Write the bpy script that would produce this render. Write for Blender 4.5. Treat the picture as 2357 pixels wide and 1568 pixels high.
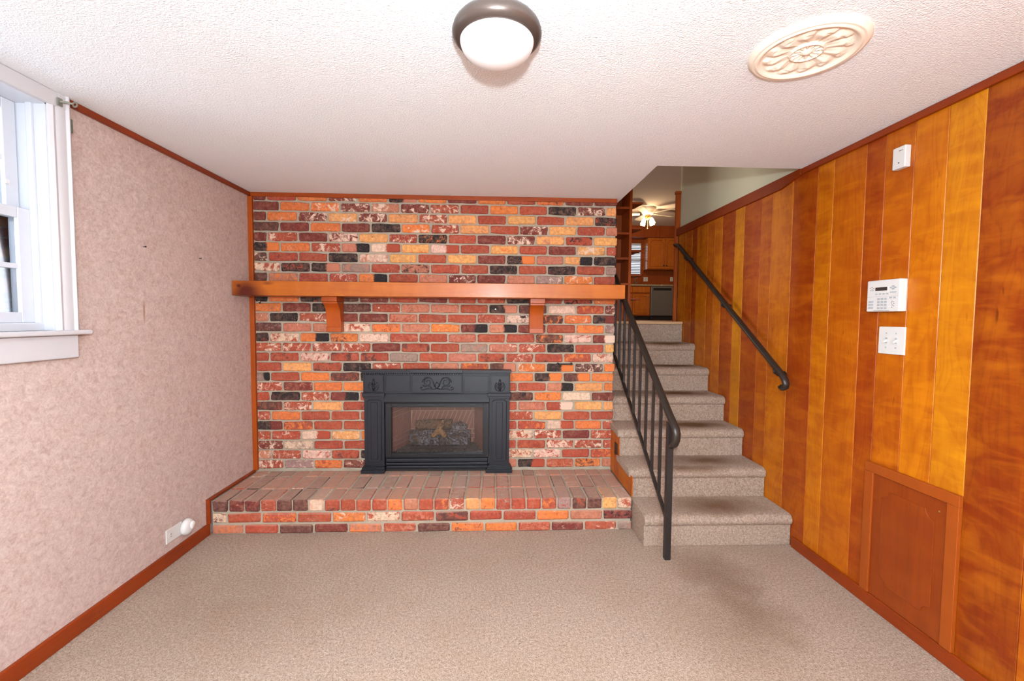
import bpy, bmesh, math, random
from mathutils import Vector, Matrix
sc = bpy.context.scene
for o in list(bpy.data.objects): bpy.data.objects.remove(o)
col = sc.collection

# ------------------------------------------------------------------ camera
FPX, IW, IH = 1015.0, 2357.0, 1568.0
CAM = Vector((1.640, -3.0465, 1.2598)); YAW, PITCH, ROLL = 0.0398, -0.0511, 0.0081
FW = Vector((math.sin(YAW)*math.cos(PITCH), math.cos(YAW)*math.cos(PITCH), math.sin(PITCH)))
_rt = Vector((math.cos(YAW), -math.sin(YAW), 0)); _up = _rt.cross(FW)
RT = _rt*math.cos(ROLL) + _up*math.sin(ROLL); UP = -_rt*math.sin(ROLL) + _up*math.cos(ROLL)
cd = bpy.data.cameras.new('camera'); cam = bpy.data.objects.new('camera', cd); col.objects.link(cam)
cd.sensor_width = 36.0; cd.lens = 36.0*FPX/IW; cd.clip_start = 0.02
m4 = Matrix((RT, UP, -FW)).transposed().to_4x4(); m4.translation = CAM
cam.matrix_world = m4; sc.camera = cam
def at(px, py, axis, val):
    """point where the sight line of a photo pixel meets the plane axis = val"""
    d = FW + RT*((px-IW/2)/FPX) - UP*((py-IH/2)/FPX)
    i = 'xyz'.index(axis); return CAM + d*((val-CAM[i])/d[i])

# ------------------------------------------------------------------ light
sc.view_settings.view_transform = 'Standard'; sc.view_settings.look = 'None'
sc.view_settings.gamma = 1; sc.view_settings.use_curve_mapping = False
sc.view_settings.exposure = 0.60
w = bpy.data.worlds.new('sky'); sc.world = w; w.use_nodes = True
bg = w.node_tree.nodes['Background']; bg.inputs[0].default_value = (0.80, 0.90, 1.0, 1); bg.inputs[1].default_value = 1.3
def light(name, kind, loc, energy, color=(1,1,1), rot=(0,0,0), **kw):
    l = bpy.data.lights.new(name, kind); l.energy = energy; l.color = color
    for k, v in kw.items(): setattr(l, k, v)
    o = bpy.data.objects.new(name, l); o.location = loc; o.rotation_euler = rot; col.objects.link(o); return o
light('camera_flash', 'POINT', (1.65, -3.12, 1.50), 104, (0.88, 0.95, 1.0), shadow_soft_size=0.035)
light('camera_flash_bounce', 'SPOT', (1.65, -3.14, 1.52), 330, (0.88, 0.95, 1.0), (math.radians(162), 0, 0), spot_size=math.radians(105), spot_blend=.4, shadow_soft_size=.035)
light('added_rear_fill', 'AREA', (1.65, -5.22, 1.12), 48, (0.86, 0.93, 1.0), (math.radians(90), 0, 0), shape='RECTANGLE', size=2.5, size_y=1.5)  # added fill light behind the camera, shining through an invented rear window
light('added_stair_fill', 'AREA', (-1.75, 3.0, 2.55), 150, (1.0, 0.93, 0.82), (0, math.radians(-90), 0), shape='RECTANGLE', size=1.4, size_y=2.2)  # added fill light to brighten the stairs, outside an invented upstairs window
light('daylight_side_window', 'AREA', (-0.60, -1.78, 1.75), 9, (0.80, 0.90, 1.0), (0, math.radians(-90), 0), shape='RECTANGLE', size=0.9, size_y=0.85)

# ------------------------------------------------------------------ helpers
def srgb(r, g, b):
    f = lambda c: (c/12.92 if c <= .04045 else ((c+.055)/1.055)**2.4)
    return (f(r/255), f(g/255), f(b/255))
class MB:
    def __init__(s): s.v = []; s.f = []
    def add(s, vs, fs):
        n = len(s.v); s.v += [tuple(p) for p in vs]; s.f += [tuple(i+n for i in f) for f in fs]; return s
    def box(s, x0, x1, y0, y1, z0, z1):
        return s.add([(x0,y0,z0),(x1,y0,z0),(x1,y1,z0),(x0,y1,z0),(x0,y0,z1),(x1,y0,z1),(x1,y1,z1),(x0,y1,z1)],
                     [(0,3,2,1),(4,5,6,7),(0,1,5,4),(1,2,6,5),(2,3,7,6),(3,0,4,7)])
    def prism(s, poly, axis, a0, a1):
        def P(u, v, a): return (a,u,v) if axis == 'x' else ((u,a,v) if axis == 'y' else (u,v,a))
        n = len(poly)
        return s.add([P(u,v,a0) for u,v in poly]+[P(u,v,a1) for u,v in poly],
                     [tuple(range(n))[::-1], tuple(range(n,2*n))]+[(i,(i+1)%n,n+(i+1)%n,n+i) for i in range(n)])
    def tube(s, pts, r, n=8, flat=None):
        pts = [Vector(p) for p in pts]; rs = r if isinstance(r, (list,tuple)) else [r]*len(pts)
        t0 = (pts[1]-pts[0]).normalized(); ref = Vector((0,0,1)) if abs(t0.z) < .9 else Vector((1,0,0))
        u = t0.cross(ref).normalized(); vs = []
        for i, p in enumerate(pts):
            t = (pts[min(i+1,len(pts)-1)]-pts[max(i-1,0)]).normalized()
            u = (u - t*u.dot(t)).normalized(); w_ = t.cross(u)
            a, b = (rs[i], rs[i]) if not flat else flat
            for k in range(n):
                an = 2*math.pi*(k+.5)/n; vs.append(p + u*(a*math.cos(an)) + w_*(b*math.sin(an)))
        fs = []; L = len(pts)
        for i in range(L-1):
            for k in range(n): fs.append((i*n+k, i*n+(k+1)%n, (i+1)*n+(k+1)%n, (i+1)*n+k))
        fs += [tuple(range(n))[::-1], tuple(range((L-1)*n, L*n))]
        return s.add(vs, fs)
    def lathe(s, prof, c, n=32, axis='z'):
        vs = []
        for r, h in prof:
            for k in range(n):
                a = 2*math.pi*k/n; x, y = r*math.cos(a), r*math.sin(a)
                p = (x,y,h) if axis == 'z' else ((h,x,y) if axis == 'x' else (x,h,y))
                vs.append((c[0]+p[0], c[1]+p[1], c[2]+p[2]))
        fs = []
        for i in range(len(prof)-1):
            for k in range(n): fs.append((i*n+k, i*n+(k+1)%n, (i+1)*n+(k+1)%n, (i+1)*n+k))
        fs += [tuple(range(n))[::-1], tuple(range((len(prof)-1)*n, len(prof)*n))]
        return s.add(vs, fs)
    def build(s, name, mat, parent=None, bevel=0, smooth=False, color=None, segs=2):
        xs = list(zip(*s.v)); c = Vector([(min(a)+max(a))/2 for a in xs])
        me = bpy.data.meshes.new(name); me.from_pydata([Vector(p)-c for p in s.v], [], s.f)
        bm = bmesh.new(); bm.from_mesh(me); bmesh.ops.recalc_face_normals(bm, faces=bm.faces); bm.to_mesh(me); bm.free()
        o = bpy.data.objects.new(name, me); col.objects.link(o); me.materials.append(mat)
        place(o, c, parent)
        if color: o.color = (*color, 1)
        if smooth:
            for p in me.polygons: p.use_smooth = True
        if bevel:
            b = o.modifiers.new('bevel', 'BEVEL'); b.width = bevel; b.segments = segs; b.limit_method = 'ANGLE'; b.angle_limit = .6
            if not smooth:
                for p in me.polygons: p.use_smooth = True
                b.harden_normals = True
        return o
def wloc(o):
    v = Vector(o.location)
    while o.parent: o = o.parent; v = v + o.location
    return v
def place(o, world, parent):
    o.parent = parent; o.location = Vector(world) - (wloc(parent) if parent else Vector((0,0,0)))
def tag(o, label=None, cat=None, group=None, kind=None):
    if label: o['label'] = label
    if cat: o['category'] = cat
    if group: o['group'] = group
    if kind: o['kind'] = kind
    return o
def thing(name, loc, label, cat, group=None):
    o = bpy.data.objects.new(name, None); o.empty_display_size = .1; col.objects.link(o); o.location = loc
    return tag(o, label, cat, group)
def struct(o): o['kind'] = 'structure'; return o
def box(name, mat, b, parent=None, bevel=0, color=None, **k): return MB().box(*b).build(name, mat, parent, bevel, color=color, **k)

# ------------------------------------------------------------------ materials
class NT:
    def __init__(s, name):
        s.m = bpy.data.materials.new(name); s.m.use_nodes = True; s.t = s.m.node_tree
        s.b = s.t.nodes['Principled BSDF']; s.out = s.t.nodes['Material Output']
    def n(s, ty, ins=None, **props):
        n = s.t.nodes.new('ShaderNode'+ty)
        for k, v in props.items(): setattr(n, k, v)
        for k, v in (ins or {}).items(): s.set(n.inputs[k], v)
        return n
    def set(s, inp, v):
        if hasattr(v, 'is_linked') or isinstance(v, bpy.types.NodeSocket): s.t.links.new(v, inp)
        else:
            if isinstance(v, tuple) and len(v) == 3 and inp.type == 'RGBA': v = (*v, 1)
            inp.default_value = v
    def bs(s, **k):
        for a, v in k.items(): s.set(s.b.inputs[a.replace('_', ' ')], v)
    def math(s, op, a, b=0.0, clamp=False):
        n = s.n('Math', operation=op, use_clamp=clamp); s.set(n.inputs[0], a); s.set(n.inputs[1], b); return n.outputs[0]
    def mix(s, f, a, b, mode='MIX'):
        n = s.n('Mix', data_type='RGBA', blend_type=mode)
        s.set(n.inputs['Factor'], f); s.set(n.inputs[6], a); s.set(n.inputs[7], b); return n.outputs[2]
    def ramp(s, f, stops):
        n = s.n('ValToRGB'); s.set(n.inputs[0], f); e = n.color_ramp.elements
        while len(e) < len(stops): e.new(.5)
        for i, (p, c) in enumerate(stops):
            e[i].position = p; e[i].color = (*c, 1) if isinstance(c, tuple) else (c, c, c, 1)
        return n.outputs[0]
    def noise(s, vec, scale, detail=4, rough=.55, dist=0.0):
        return s.n('TexNoise', {'Vector': vec, 'Scale': scale, 'Detail': detail, 'Roughness': rough, 'Distortion': dist}).outputs[0]
    def coord(s, scale=(1,1,1), rnd=True):
        c = s.n('TexCoord').outputs['Object']
        mp = s.n('Mapping', {'Vector': c, 'Scale': scale})
        if rnd:
            r = s.n('ObjectInfo').outputs['Random']
            s.set(mp.inputs['Location'], s.n('CombineXYZ', {'X': s.math('MULTIPLY', r, 37.0), 'Y': s.math('MULTIPLY', r, 91.0), 'Z': s.math('MULTIPLY', r, 53.0)}).outputs[0])
        return mp.outputs[0]
    def bump(s, h, strength=.3, dist=.002):
        s.set(s.b.inputs['Normal'], s.n('Bump', {'Height': h, 'Strength': strength, 'Distance': dist}).outputs[0])

def plain(name, rgb, rough=.5, metal=0.0, vary=.06, scale=40, bump=0):
    t = NT(name); c = t.coord(); nz = t.noise(c, scale)
    base = srgb(*rgb); t.bs(Base_Color=t.mix(nz, tuple(x*(1-vary) for x in base), tuple(min(1, x*(1+vary)) for x in base)), Roughness=rough, Metallic=metal)
    if bump: t.bump(nz, bump, .001)
    return t.m

def mat_brick(name, dusty=False):
    t = NT(name); c = t.coord(); oi = t.n('ObjectInfo')
    raw = t.n('TexCoord').outputs['Object']
    c2 = t.n('Attribute', attribute_type='OBJECT', attribute_name='patch_color').outputs['Color']
    amt = t.n('Attribute', attribute_type='OBJECT', attribute_name='patch_amount').outputs['Fac']
    half = t.n('Attribute', attribute_type='OBJECT', attribute_name='patch_half').outputs['Fac']
    big = t.noise(c, 24, 7, .70, .8); mid = t.noise(c, 55, 5, .65); fine = t.noise(c, 260, 3, .6)
    base = t.mix(t.ramp(mid, [(.3, 0.0), (.75, 1.0)]), t.mix(1.0, oi.outputs['Color'], (.66, .62, .62), 'MULTIPLY'), t.mix(1.0, oi.outputs['Color'], (1.28, 1.25, 1.2), 'MULTIPLY'))
    base = t.mix(t.math('MULTIPLY', t.ramp(t.noise(c, 30, 5, .7, .5), [(.45, 0.0), (.7, 1.0)]), .30), base, srgb(196, 150, 128))
    base = t.mix(t.math('MULTIPLY', t.ramp(t.noise(c, 21, 5, .7, .9), [(.56, 0.0), (.72, 1.0)]), .45), base, srgb(84, 52, 46))
    sx = t.n('SeparateXYZ', {0: raw}).outputs[0]
    blot = t.math('ADD', big, t.math('MULTIPLY', t.math('SUBTRACT', fine, .5), .22))
    fb = t.math('MULTIPLY', t.math('ADD', t.math('SUBTRACT', blot, 1.0), amt), 14.0, True)
    fh = t.math('MULTIPLY', t.math('ADD', sx, t.math('MULTIPLY', t.math('SUBTRACT', big, .5), .06)), 90.0, True)
    f = t.math('ADD', t.math('MULTIPLY', fb, t.math('SUBTRACT', 1.0, half)), t.math('MULTIPLY', fh, half), True)
    cl = t.mix(f, base, c2)
    spk = t.math('MULTIPLY', t.math('SUBTRACT', t.noise(c, 120, 4, .7), .60), 9.0, True)
    cl = t.mix(t.math('MULTIPLY', spk, .34), cl, srgb(232, 205, 182))
    dk = t.math('MULTIPLY', t.math('SUBTRACT', .38, t.noise(c, 75, 4, .7)), 9.0, True)
    cl = t.mix(t.math('MULTIPLY', dk, .45), cl, srgb(70, 48, 44))
    if dusty:
        nz = t.n('SeparateXYZ', {0: t.n('NewGeometry').outputs['Normal']}).outputs[2]
        du = t.math('MULTIPLY', t.math('MULTIPLY', t.math('SUBTRACT', nz, .6), 2.5, True), t.ramp(big, [(.25, .55), (.7, .95)]))
        cl = t.mix(du, cl, srgb(180, 156, 142))
    cl = t.mix(1.0, cl, (.90, .80, .74), 'MULTIPLY')
    t.bs(Base_Color=cl, Roughness=.88)
    t.bump(t.math('ADD', mid, t.math('MULTIPLY', fine, .5)), .55, .003)
    return t.m
M_BRICK = mat_brick('reclaimed_brick'); M_HBRICK = mat_brick('dusty_hearth_brick', True)
def mat_mortar():
    t = NT('mortar'); c = t.coord(rnd=False); n1 = t.noise(c, 14, 5); n2 = t.noise(c, 180, 4, .7)
    t.bs(Base_Color=t.mix(n1, srgb(142, 131, 112), srgb(180, 170, 152)), Roughness=.95); t.bump(n2, .6, .003); return t.m
M_MORTAR = mat_mortar()

def mat_wood(name, grain='z', objcol=False, base=(200,100,30), dark=(130,50,12), light=(230,150,50), gloss=.28, figure=.5, coat=.10, knots=()):
    t = NT(name)
    st = {'z': (22, 22, 1.3), 'x': (1.3, 22, 22), 'y': (22, 1.3, 22)}[grain]
    cr = {'z': (5, 5, 11), 'x': (11, 5, 5), 'y': (5, 11, 5)}[grain]
    lg = {'z': (9, 9, 1.1), 'x': (1.1, 9, 9), 'y': (9, 1.1, 9)}[grain]
    g = t.noise(t.coord(st), 1.0, 6, .6, .8); fig = t.noise(t.coord(cr), 1.0, 4, .55, .7); big = t.noise(t.coord(lg), 1.0, 4, .55, .5)
    fg = t.noise(t.coord(tuple(x*5 for x in st)), 1.0, 3, .6)
    if objcol:
        oc = t.n('ObjectInfo').outputs['Color']
        a = t.mix(1.0, oc, (.62, .40, .45), 'MULTIPLY'); b = oc; cc = t.mix(.30, t.mix(1.0, oc, (1.25, 1.35, 1.2), 'MULTIPLY'), srgb(214, 140, 14))
    else: a, b, cc = srgb(*dark), srgb(*base), srgb(*light)
    cl = t.mix(t.ramp(g, [(.3, 0.0), (.62, 1.0)]), t.mix(.45, b, a), b)
    cl = t.mix(t.math('MULTIPLY', t.ramp(big, [(.42, 0.0), (.74, 1.0)]), figure*1.25, True), cl, a)
    cl = t.mix(t.math('MULTIPLY', t.ramp(fig, [(.40, 0.0), (.78, 1.0)]), figure), cl, cc)
    cl = t.mix(t.math('MULTIPLY', t.ramp(fg, [(.30, 1.0), (.45, 0.0)]), .25), cl, a)
    if objcol:
        ring = t.math('FRACT', t.math('MULTIPLY', t.noise(t.coord((6, 6, 1.1)), 1.0, 2, .45, .5), 17.0))
        cl = t.mix(t.math('MULTIPLY', t.ramp(ring, [(.0, 1.0), (.32, 0.0), (.9, 0.0), (1.0, 1.0)]), .30), cl, a)
        rp = t.noise(t.coord((7, 7, 30)), 1.0, 2, .5, .5)
        cl = t.mix(t.math('MULTIPLY', t.ramp(rp, [(.52, 0.0), (.70, 1.0)]), .30), cl, cc)
        kn = t.noise(t.coord((40, 40, 7)), 1.0, 2, .5)
        cl = t.mix(t.math('MULTIPLY', t.ramp(kn, [(.72, 0.0), (.78, 1.0)]), .6), cl, t.mix(1.0, a, (.5, .4, .4), 'MULTIPLY'))
    for kc, kr, kk in knots:     # knots and dark heartwood in the board, at points of the object
        v = t.n('VectorMath', {0: t.n('TexCoord').outputs['Object'], 1: kc}, operation='SUBTRACT').outputs[0]
        d = t.n('VectorMath', {0: t.n('VectorMath', {0: v, 1: kr}, operation='DIVIDE').outputs[0]}, operation='LENGTH').outputs['Value']
        cl = t.mix(t.math('MULTIPLY', t.math('SUBTRACT', t.math('ADD', 1.0, t.math('MULTIPLY', t.math('SUBTRACT', big, .5), 1.6)), d, True), kk, True), cl, srgb(84, 26, 12))
    t.bs(Base_Color=cl, Roughness=t.math('ADD', gloss, t.math('MULTIPLY', g, .12)), Coat_Weight=coat, Coat_Roughness=.22)
    t.b.inputs['Specular IOR Level'].default_value = .28
    t.bump(fg, .06, .0006); return t.m
M_PLANK = mat_wood('varnished_plank', 'z', True, gloss=.36, figure=.7, coat=.08)
M_TRIMX = mat_wood('stained_trim_x', 'x', base=(150,62,8), dark=(110,40,5), light=(168,80,12), figure=.25, gloss=.4)
M_TRIMY = mat_wood('stained_trim_y', 'y', base=(136,50,5), dark=(98,32,4), light=(152,64,8), figure=.25, gloss=.4)
M_TRIMZ = mat_wood('stained_trim_z', 'z', base=(164,72,8), dark=(116,44,5), light=(182,90,14), figure=.25, gloss=.4)
M_MANTEL = mat_wood('mantel_pine', 'x', base=(180,96,24), dark=(140,64,13), light=(194,116,38), figure=.35, gloss=.34, coat=.15, knots=(((-1.15,-.11,-.01),(.13,.3,.10),1.3),((-1.195,-.11,.012),(.018,.3,.014),2.5),((-1.02,-.11,.03),(.05,.3,.015),.8)))
M_CORBEL = mat_wood('corbel_pine', 'z', base=(170,76,12), dark=(132,52,8), light=(186,94,20), figure=.2, gloss=.34, coat=.15)
M_DOORW = mat_wood('access_door_wood', 'z', base=(136,56,10), dark=(104,36,7), light=(152,72,14), figure=.35, gloss=.36)
M_FRAMEW = mat_wood('access_frame_wood', 'z', base=(152,70,14), dark=(132,56,11), light=(164,82,18), figure=.15, gloss=.42)
M_KITCH = mat_wood('kitchen_oak', 'z', base=(186,100,24), dark=(132,60,12), light=(206,124,36), figure=.3, gloss=.42)
M_KDARK = mat_wood('kitchen_dark_wood', 'z', base=(150,68,16), dark=(104,40,9), light=(168,84,22), figure=.25, gloss=.5)
M_GLOSSW = mat_wood('glossy_cabinet_side', 'z', base=(172,92,30), dark=(118,54,16), light=(196,116,44), figure=.2, gloss=.12, coat=1.0)
M_KFLOOR = mat_wood('upper_floor_wood', 'y', base=(120,62,30), dark=(80,38,18), light=(140,78,40), figure=.25)
M_THRESH = mat_wood('threshold_oak', 'x', base=(205,170,130), dark=(170,130,95), light=(225,195,155), figure=.2)

def mat_carpet(name, blobs, local):
    t = NT(name)
    pos = t.n('TexCoord').outputs['Object'] if local else t.n('NewGeometry').outputs['Position']
    wp = t.n('NewGeometry').outputs['Position']
    n1 = t.noise(wp, 210, 3, .75); n2 = t.noise(wp, 85, 4, .7); n3 = t.noise(wp, 2.2, 3, .6)
    cl = t.mix(t.ramp(t.math('ADD', t.math('MULTIPLY', n1, .6), t.math('MULTIPLY', n2, .4)), [(.37, 0.0), (.63, 1.0)]), srgb(136, 112, 94), srgb(210, 191, 174))
    cl = t.mix(t.math('MULTIPLY', t.ramp(n3, [(.45, 0.0), (.75, 1.0)]), .22), cl, srgb(150, 118, 92))
    nz = t.noise(wp, 9, 4, .65)
    for (c, r, k) in blobs:
        v = t.n('VectorMath', {0: pos, 1: c}, operation='SUBTRACT').outputs[0]
        v = t.n('VectorMath', {0: v, 1: r}, operation='DIVIDE').outputs[0]
        d = t.n('VectorMath', {0: v}, operation='LENGTH').outputs['Value']
        f = t.math('SUBTRACT', t.math('ADD', 1.15, t.math('MULTIPLY', t.math('SUBTRACT', nz, .5), .9)), d, True)
        cl = t.mix(t.math('MULTIPLY', f, k), cl, srgb(112, 82, 56))
    t.bs(Base_Color=cl, Roughness=.97); t.b.inputs['Specular IOR Level'].default_value = .1
    t.bump(t.math('ADD', n1, t.math('MULTIPLY', n2, .8)), .8, .009); return t.m
M_CARPET = mat_carpet('beige_carpet', [((2.74,-.96,0), (.22,.22,1), .55), ((2.77,-1.24,0), (.18,.24,1), .45), ((2.62,-1.35,0), (.28,.3,1), .3), ((.55,-1.2,0), (.5,.4,1), .2)], False)
M_SCARPET = mat_carpet('stair_carpet', [((at(px,py,'z',z).x, at(px,py,'z',z).y, z), rr, kk) for px, py, z, rr, kk in ((1650,1165,.177,(.26,.15,.03),.9),(1590,1078,.353,(.26,.05,.03),.8),(1625,1060,.353,(.26,.10,.03),.9),(1588,978,.530,(.26,.09,.03),1.3),(1560,905,.707,(.26,.09,.03),1.3),(1545,842,.884,(.26,.09,.03),1.3),(1530,790,1.06,(.24,.08,.03),1.2))], False)

def mat_wallpaper():
    t = NT('mottled_wallpaper'); c = t.n('TexCoord').outputs['Object']
    n1 = t.noise(c, 34, 6, .72, .9); n2 = t.noise(c, 120, 4, .7, .5)
    cl = t.mix(t.ramp(t.math('ADD', t.math('MULTIPLY', n1, .6), t.math('MULTIPLY', n2, .4)), [(.36, 0.0), (.62, 1.0)]), srgb(170, 145, 135), srgb(206, 188, 180))
    # faint brownish drip mark below the nails
    v = t.n('VectorMath', {0: t.n('NewGeometry').outputs['Position'], 1: (0,-.911,1.275)}, operation='SUBTRACT').outputs[0]
    d = t.n('VectorMath', {0: t.n('VectorMath', {0: v, 1: (1,.007,.06)}, operation='DIVIDE').outputs[0]}, operation='LENGTH').outputs['Value']
    cl = t.mix(t.math('MULTIPLY', t.math('SUBTRACT', 1.15, d, True), .9), cl, srgb(150, 105, 70))
    t.bs(Base_Color=cl, Roughness=.75); t.bump(n2, .12, .001); return t.m
M_WPAPER = mat_wallpaper()
def mat_ceiling():
    t = NT('stippled_ceiling'); c = t.n('TexCoord').outputs['Object']
    n1 = t.noise(c, 150, 3, .6, .4); n2 = t.noise(c, 55, 2, .5, .3)
    t.bs(Base_Color=srgb(242, 245, 247), Roughness=.9)
    h = t.math('ADD', t.ramp(n1, [(.42, 0.0), (.62, 1.0)]), t.math('MULTIPLY', n2, .6)); t.bump(h, .5, .005); return t.m
M_CEIL = mat_ceiling()
M_WHITE = plain('white_paint', (200, 204, 212), .38, vary=.03)
M_CASING = plain('casing_paint', (200, 199, 202), .35, vary=.03)
M_PLASTIC = plain('white_plastic', (214, 213, 210), .35, vary=.02)
M_CREAM = plain('cream_plaster', (240, 226, 208), .7, vary=.03)
M_GREEN = plain('sage_wall_paint', (206, 202, 176), .85, vary=.04, scale=120, bump=.15)
M_UPWALL = plain('upper_wall_paint', (190, 176, 158), .85, vary=.04)
M_KCEIL = plain('upper_ceiling', (214, 200, 190), .9, vary=.05, scale=120, bump=.3)
M_IRON = plain('wrought_iron', (44, 40, 38), .42, metal=.35, vary=.25, scale=60, bump=.15)
M_RAIL = plain('dark_bronze_rail', (52, 45, 40), .34, metal=.3, vary=.25, scale=60)
M_CAST = plain('black_cast_iron', (20, 24, 32), .42, metal=.1, vary=.12, scale=90, bump=.12)
M_CASTD = plain('black_sheet_steel', (20, 21, 25), .40, metal=.1, vary=.12)
M_BRONZE = plain('oil_rubbed_bronze', (82, 70, 64), .34, metal=.45, vary=.12)
M_DARK = plain('black_plastic', (24, 20, 20), .5, vary=.1)
M_LCD = plain('lcd_screen', (54, 50, 46), .25, vary=.1)
M_GREYB = plain('grey_button', (168, 172, 176), .5, vary=.03)
M_BRASS = plain('polished_brass', (212, 170, 92), .25, metal=.8, vary=.08)
M_NICKEL = plain('nickel_bracket', (150, 152, 140), .35, metal=.7, vary=.1)
M_STEEL = plain('stainless_steel', (128, 122, 116), .38, metal=.6, vary=.06)
M_FIREB = plain('firebox_brick', (150, 100, 86), .9, vary=.18, scale=60, bump=.3)
M_FIREJ = plain('firebox_joint', (196, 168, 142), .9, vary=.1)
M_EMBER = plain('ember_granules', (82, 78, 72), .95, vary=.5, scale=200)
M_GREENTAPE = plain('greenish_bracket', (96, 112, 98), .5, metal=.3, vary=.1)
def mat_granite():
    t = NT('granite'); c = t.coord(); t.bs(Base_Color=t.ramp(t.noise(c, 60, 5, .8), [(.35, srgb(70,56,44)), (.5, srgb(150,130,100)), (.68, srgb(205,190,160))]), Roughness=.25); return t.m
M_GRANITE = mat_granite()
def mat_log(name, a, b, c3):
    t = NT(name); c = t.coord(); n1 = t.noise(c, 55, 5, .7, 1.0); n2 = t.noise(c, 14, 3)
    vo = t.n('TexVoronoi', {'Vector': c, 'Scale': 75.0}).outputs[0]
    cl = t.mix(t.ramp(n2, [(.48, 0.0), (.62, 1.0)]), t.mix(t.ramp(t.math('ADD', n1, t.math('MULTIPLY', vo, .4)), [(.58, 0.0), (.92, 1.0)]), srgb(*a), srgb(*b)), srgb(*c3))
    t.bs(Base_Color=cl, Roughness=.9); t.bump(t.math('ADD', n1, vo), .9, .008); return t.m
M_LOGA = mat_log('charred_log', (38,34,36), (150,150,158), (80,66,54))
M_LOGB = mat_log('brown_log', (66,52,42), (150,120,90), (120,86,58))
M_LOGC = mat_log('tan_log', (120,84,52), (196,150,100), (150,108,66))
def mat_glass(name, tint=(.95,.97,1.0), refl=1.0, rough=.02):
    t = NT(name); tr = t.n('BsdfTransparent', {'Color': (*tint, 1)}); gl = t.n('BsdfGlossy', {'Color': (1,1,1,1), 'Roughness': rough})
    fr = t.n('Fresnel', {'IOR': 1.45}).outputs[0]; mx = t.n('MixShader', {0: t.math('MULTIPLY', fr, refl)})
    t.t.links.new(tr.outputs[0], mx.inputs[1]); t.t.links.new(gl.outputs[0], mx.inputs[2]); t.t.links.new(mx.outputs[0], t.out.inputs[0]); return t.m
M_GLASS = mat_glass('window_glass'); M_FGLASS = mat_glass('fireplace_glass', (.93,.92,.92))
M_SCREEN = plain('screen_wire', (70, 62, 60), .5, metal=.3, vary=.05)
def mat_opal(name, em):
    t = NT(name); t.bs(Base_Color=srgb(244,244,244), Roughness=.22)
    if em: t.bs(Emission_Color=(1.0,.74,.40,1), Emission_Strength=em)
    return t.m
M_OPAL = mat_opal('opal_glass', 0); M_LIT = mat_opal('lit_shade_glass', 4.5)
M_GRASS = plain('grass_ground', (112, 124, 74), .95, vary=.3, scale=3)
M_LEAF = plain('leaf_green', (92, 118, 58), .7, vary=.3, scale=5)
M_BARK = plain('tree_bark', (96, 78, 62), .95, vary=.2)

# ------------------------------------------------------------------ room shell
H, W, R, RY, D = 2.080, 2.475, 3.308, -5.10, 0.502     # ceiling, brick wall width, right wall, rear wall, hearth depth
UF, UC = 1.237, 3.66                                   # upper floor and its ceiling
KY = 8.6                                               # kitchen far wall
rng = random.Random(7)
struct(box('floor', M_CARPET, (-.02, R+.02, RY, 1.2, -.08, 0)))
c = MB().prism([(-.02,RY),(R+.02,RY),(R+.02,-.675),(2.505,-.675),(2.505,.10),(-.02,.10)], 'z', H, H+.12)
struct(c.build('ceiling', M_CEIL))
WY0, WY1, WZ0, WZ1 = -2.20, -1.335, 1.200, 2.030       # side window opening
c = MB().box(-.14,0,RY,WY0,-.08,H+.05).box(-.14,0,WY1,.1,-.08,H+.05).box(-.14,0,WY0,WY1,-.08,WZ0).box(-.14,0,WY0,WY1,WZ1,H+.05)
struct(c.build('wall_left', M_WPAPER))
RX0, RX1, RZ0, RZ1 = .35, 2.95, .30, 1.95
c = MB().box(-.14,R+.14,RY-.1,RY,RZ1,H+.05).box(-.14,R+.14,RY-.1,RY,-.08,RZ0).box(-.14,RX0,RY-.1,RY,RZ0,RZ1).box(RX1,R+.14,RY-.1,RY,RZ0,RZ1)
struct(c.build('wall_rear', M_WPAPER))
wn = struct(thing('window_added_rear', (1.65, RY, RZ0), None, None))  # made-up window behind the camera, an opening for the rear fill light
c = MB()
for x in (RX0, 1.62, RX1-.06): c.box(x, x+.06, RY-.08, RY-.02, RZ0, RZ1)
for z in (RZ0, RZ1-.06): c.box(RX0, RX1, RY-.085, RY-.015, z, z+.06)
c.build('frame', M_WHITE, wn)

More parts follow.
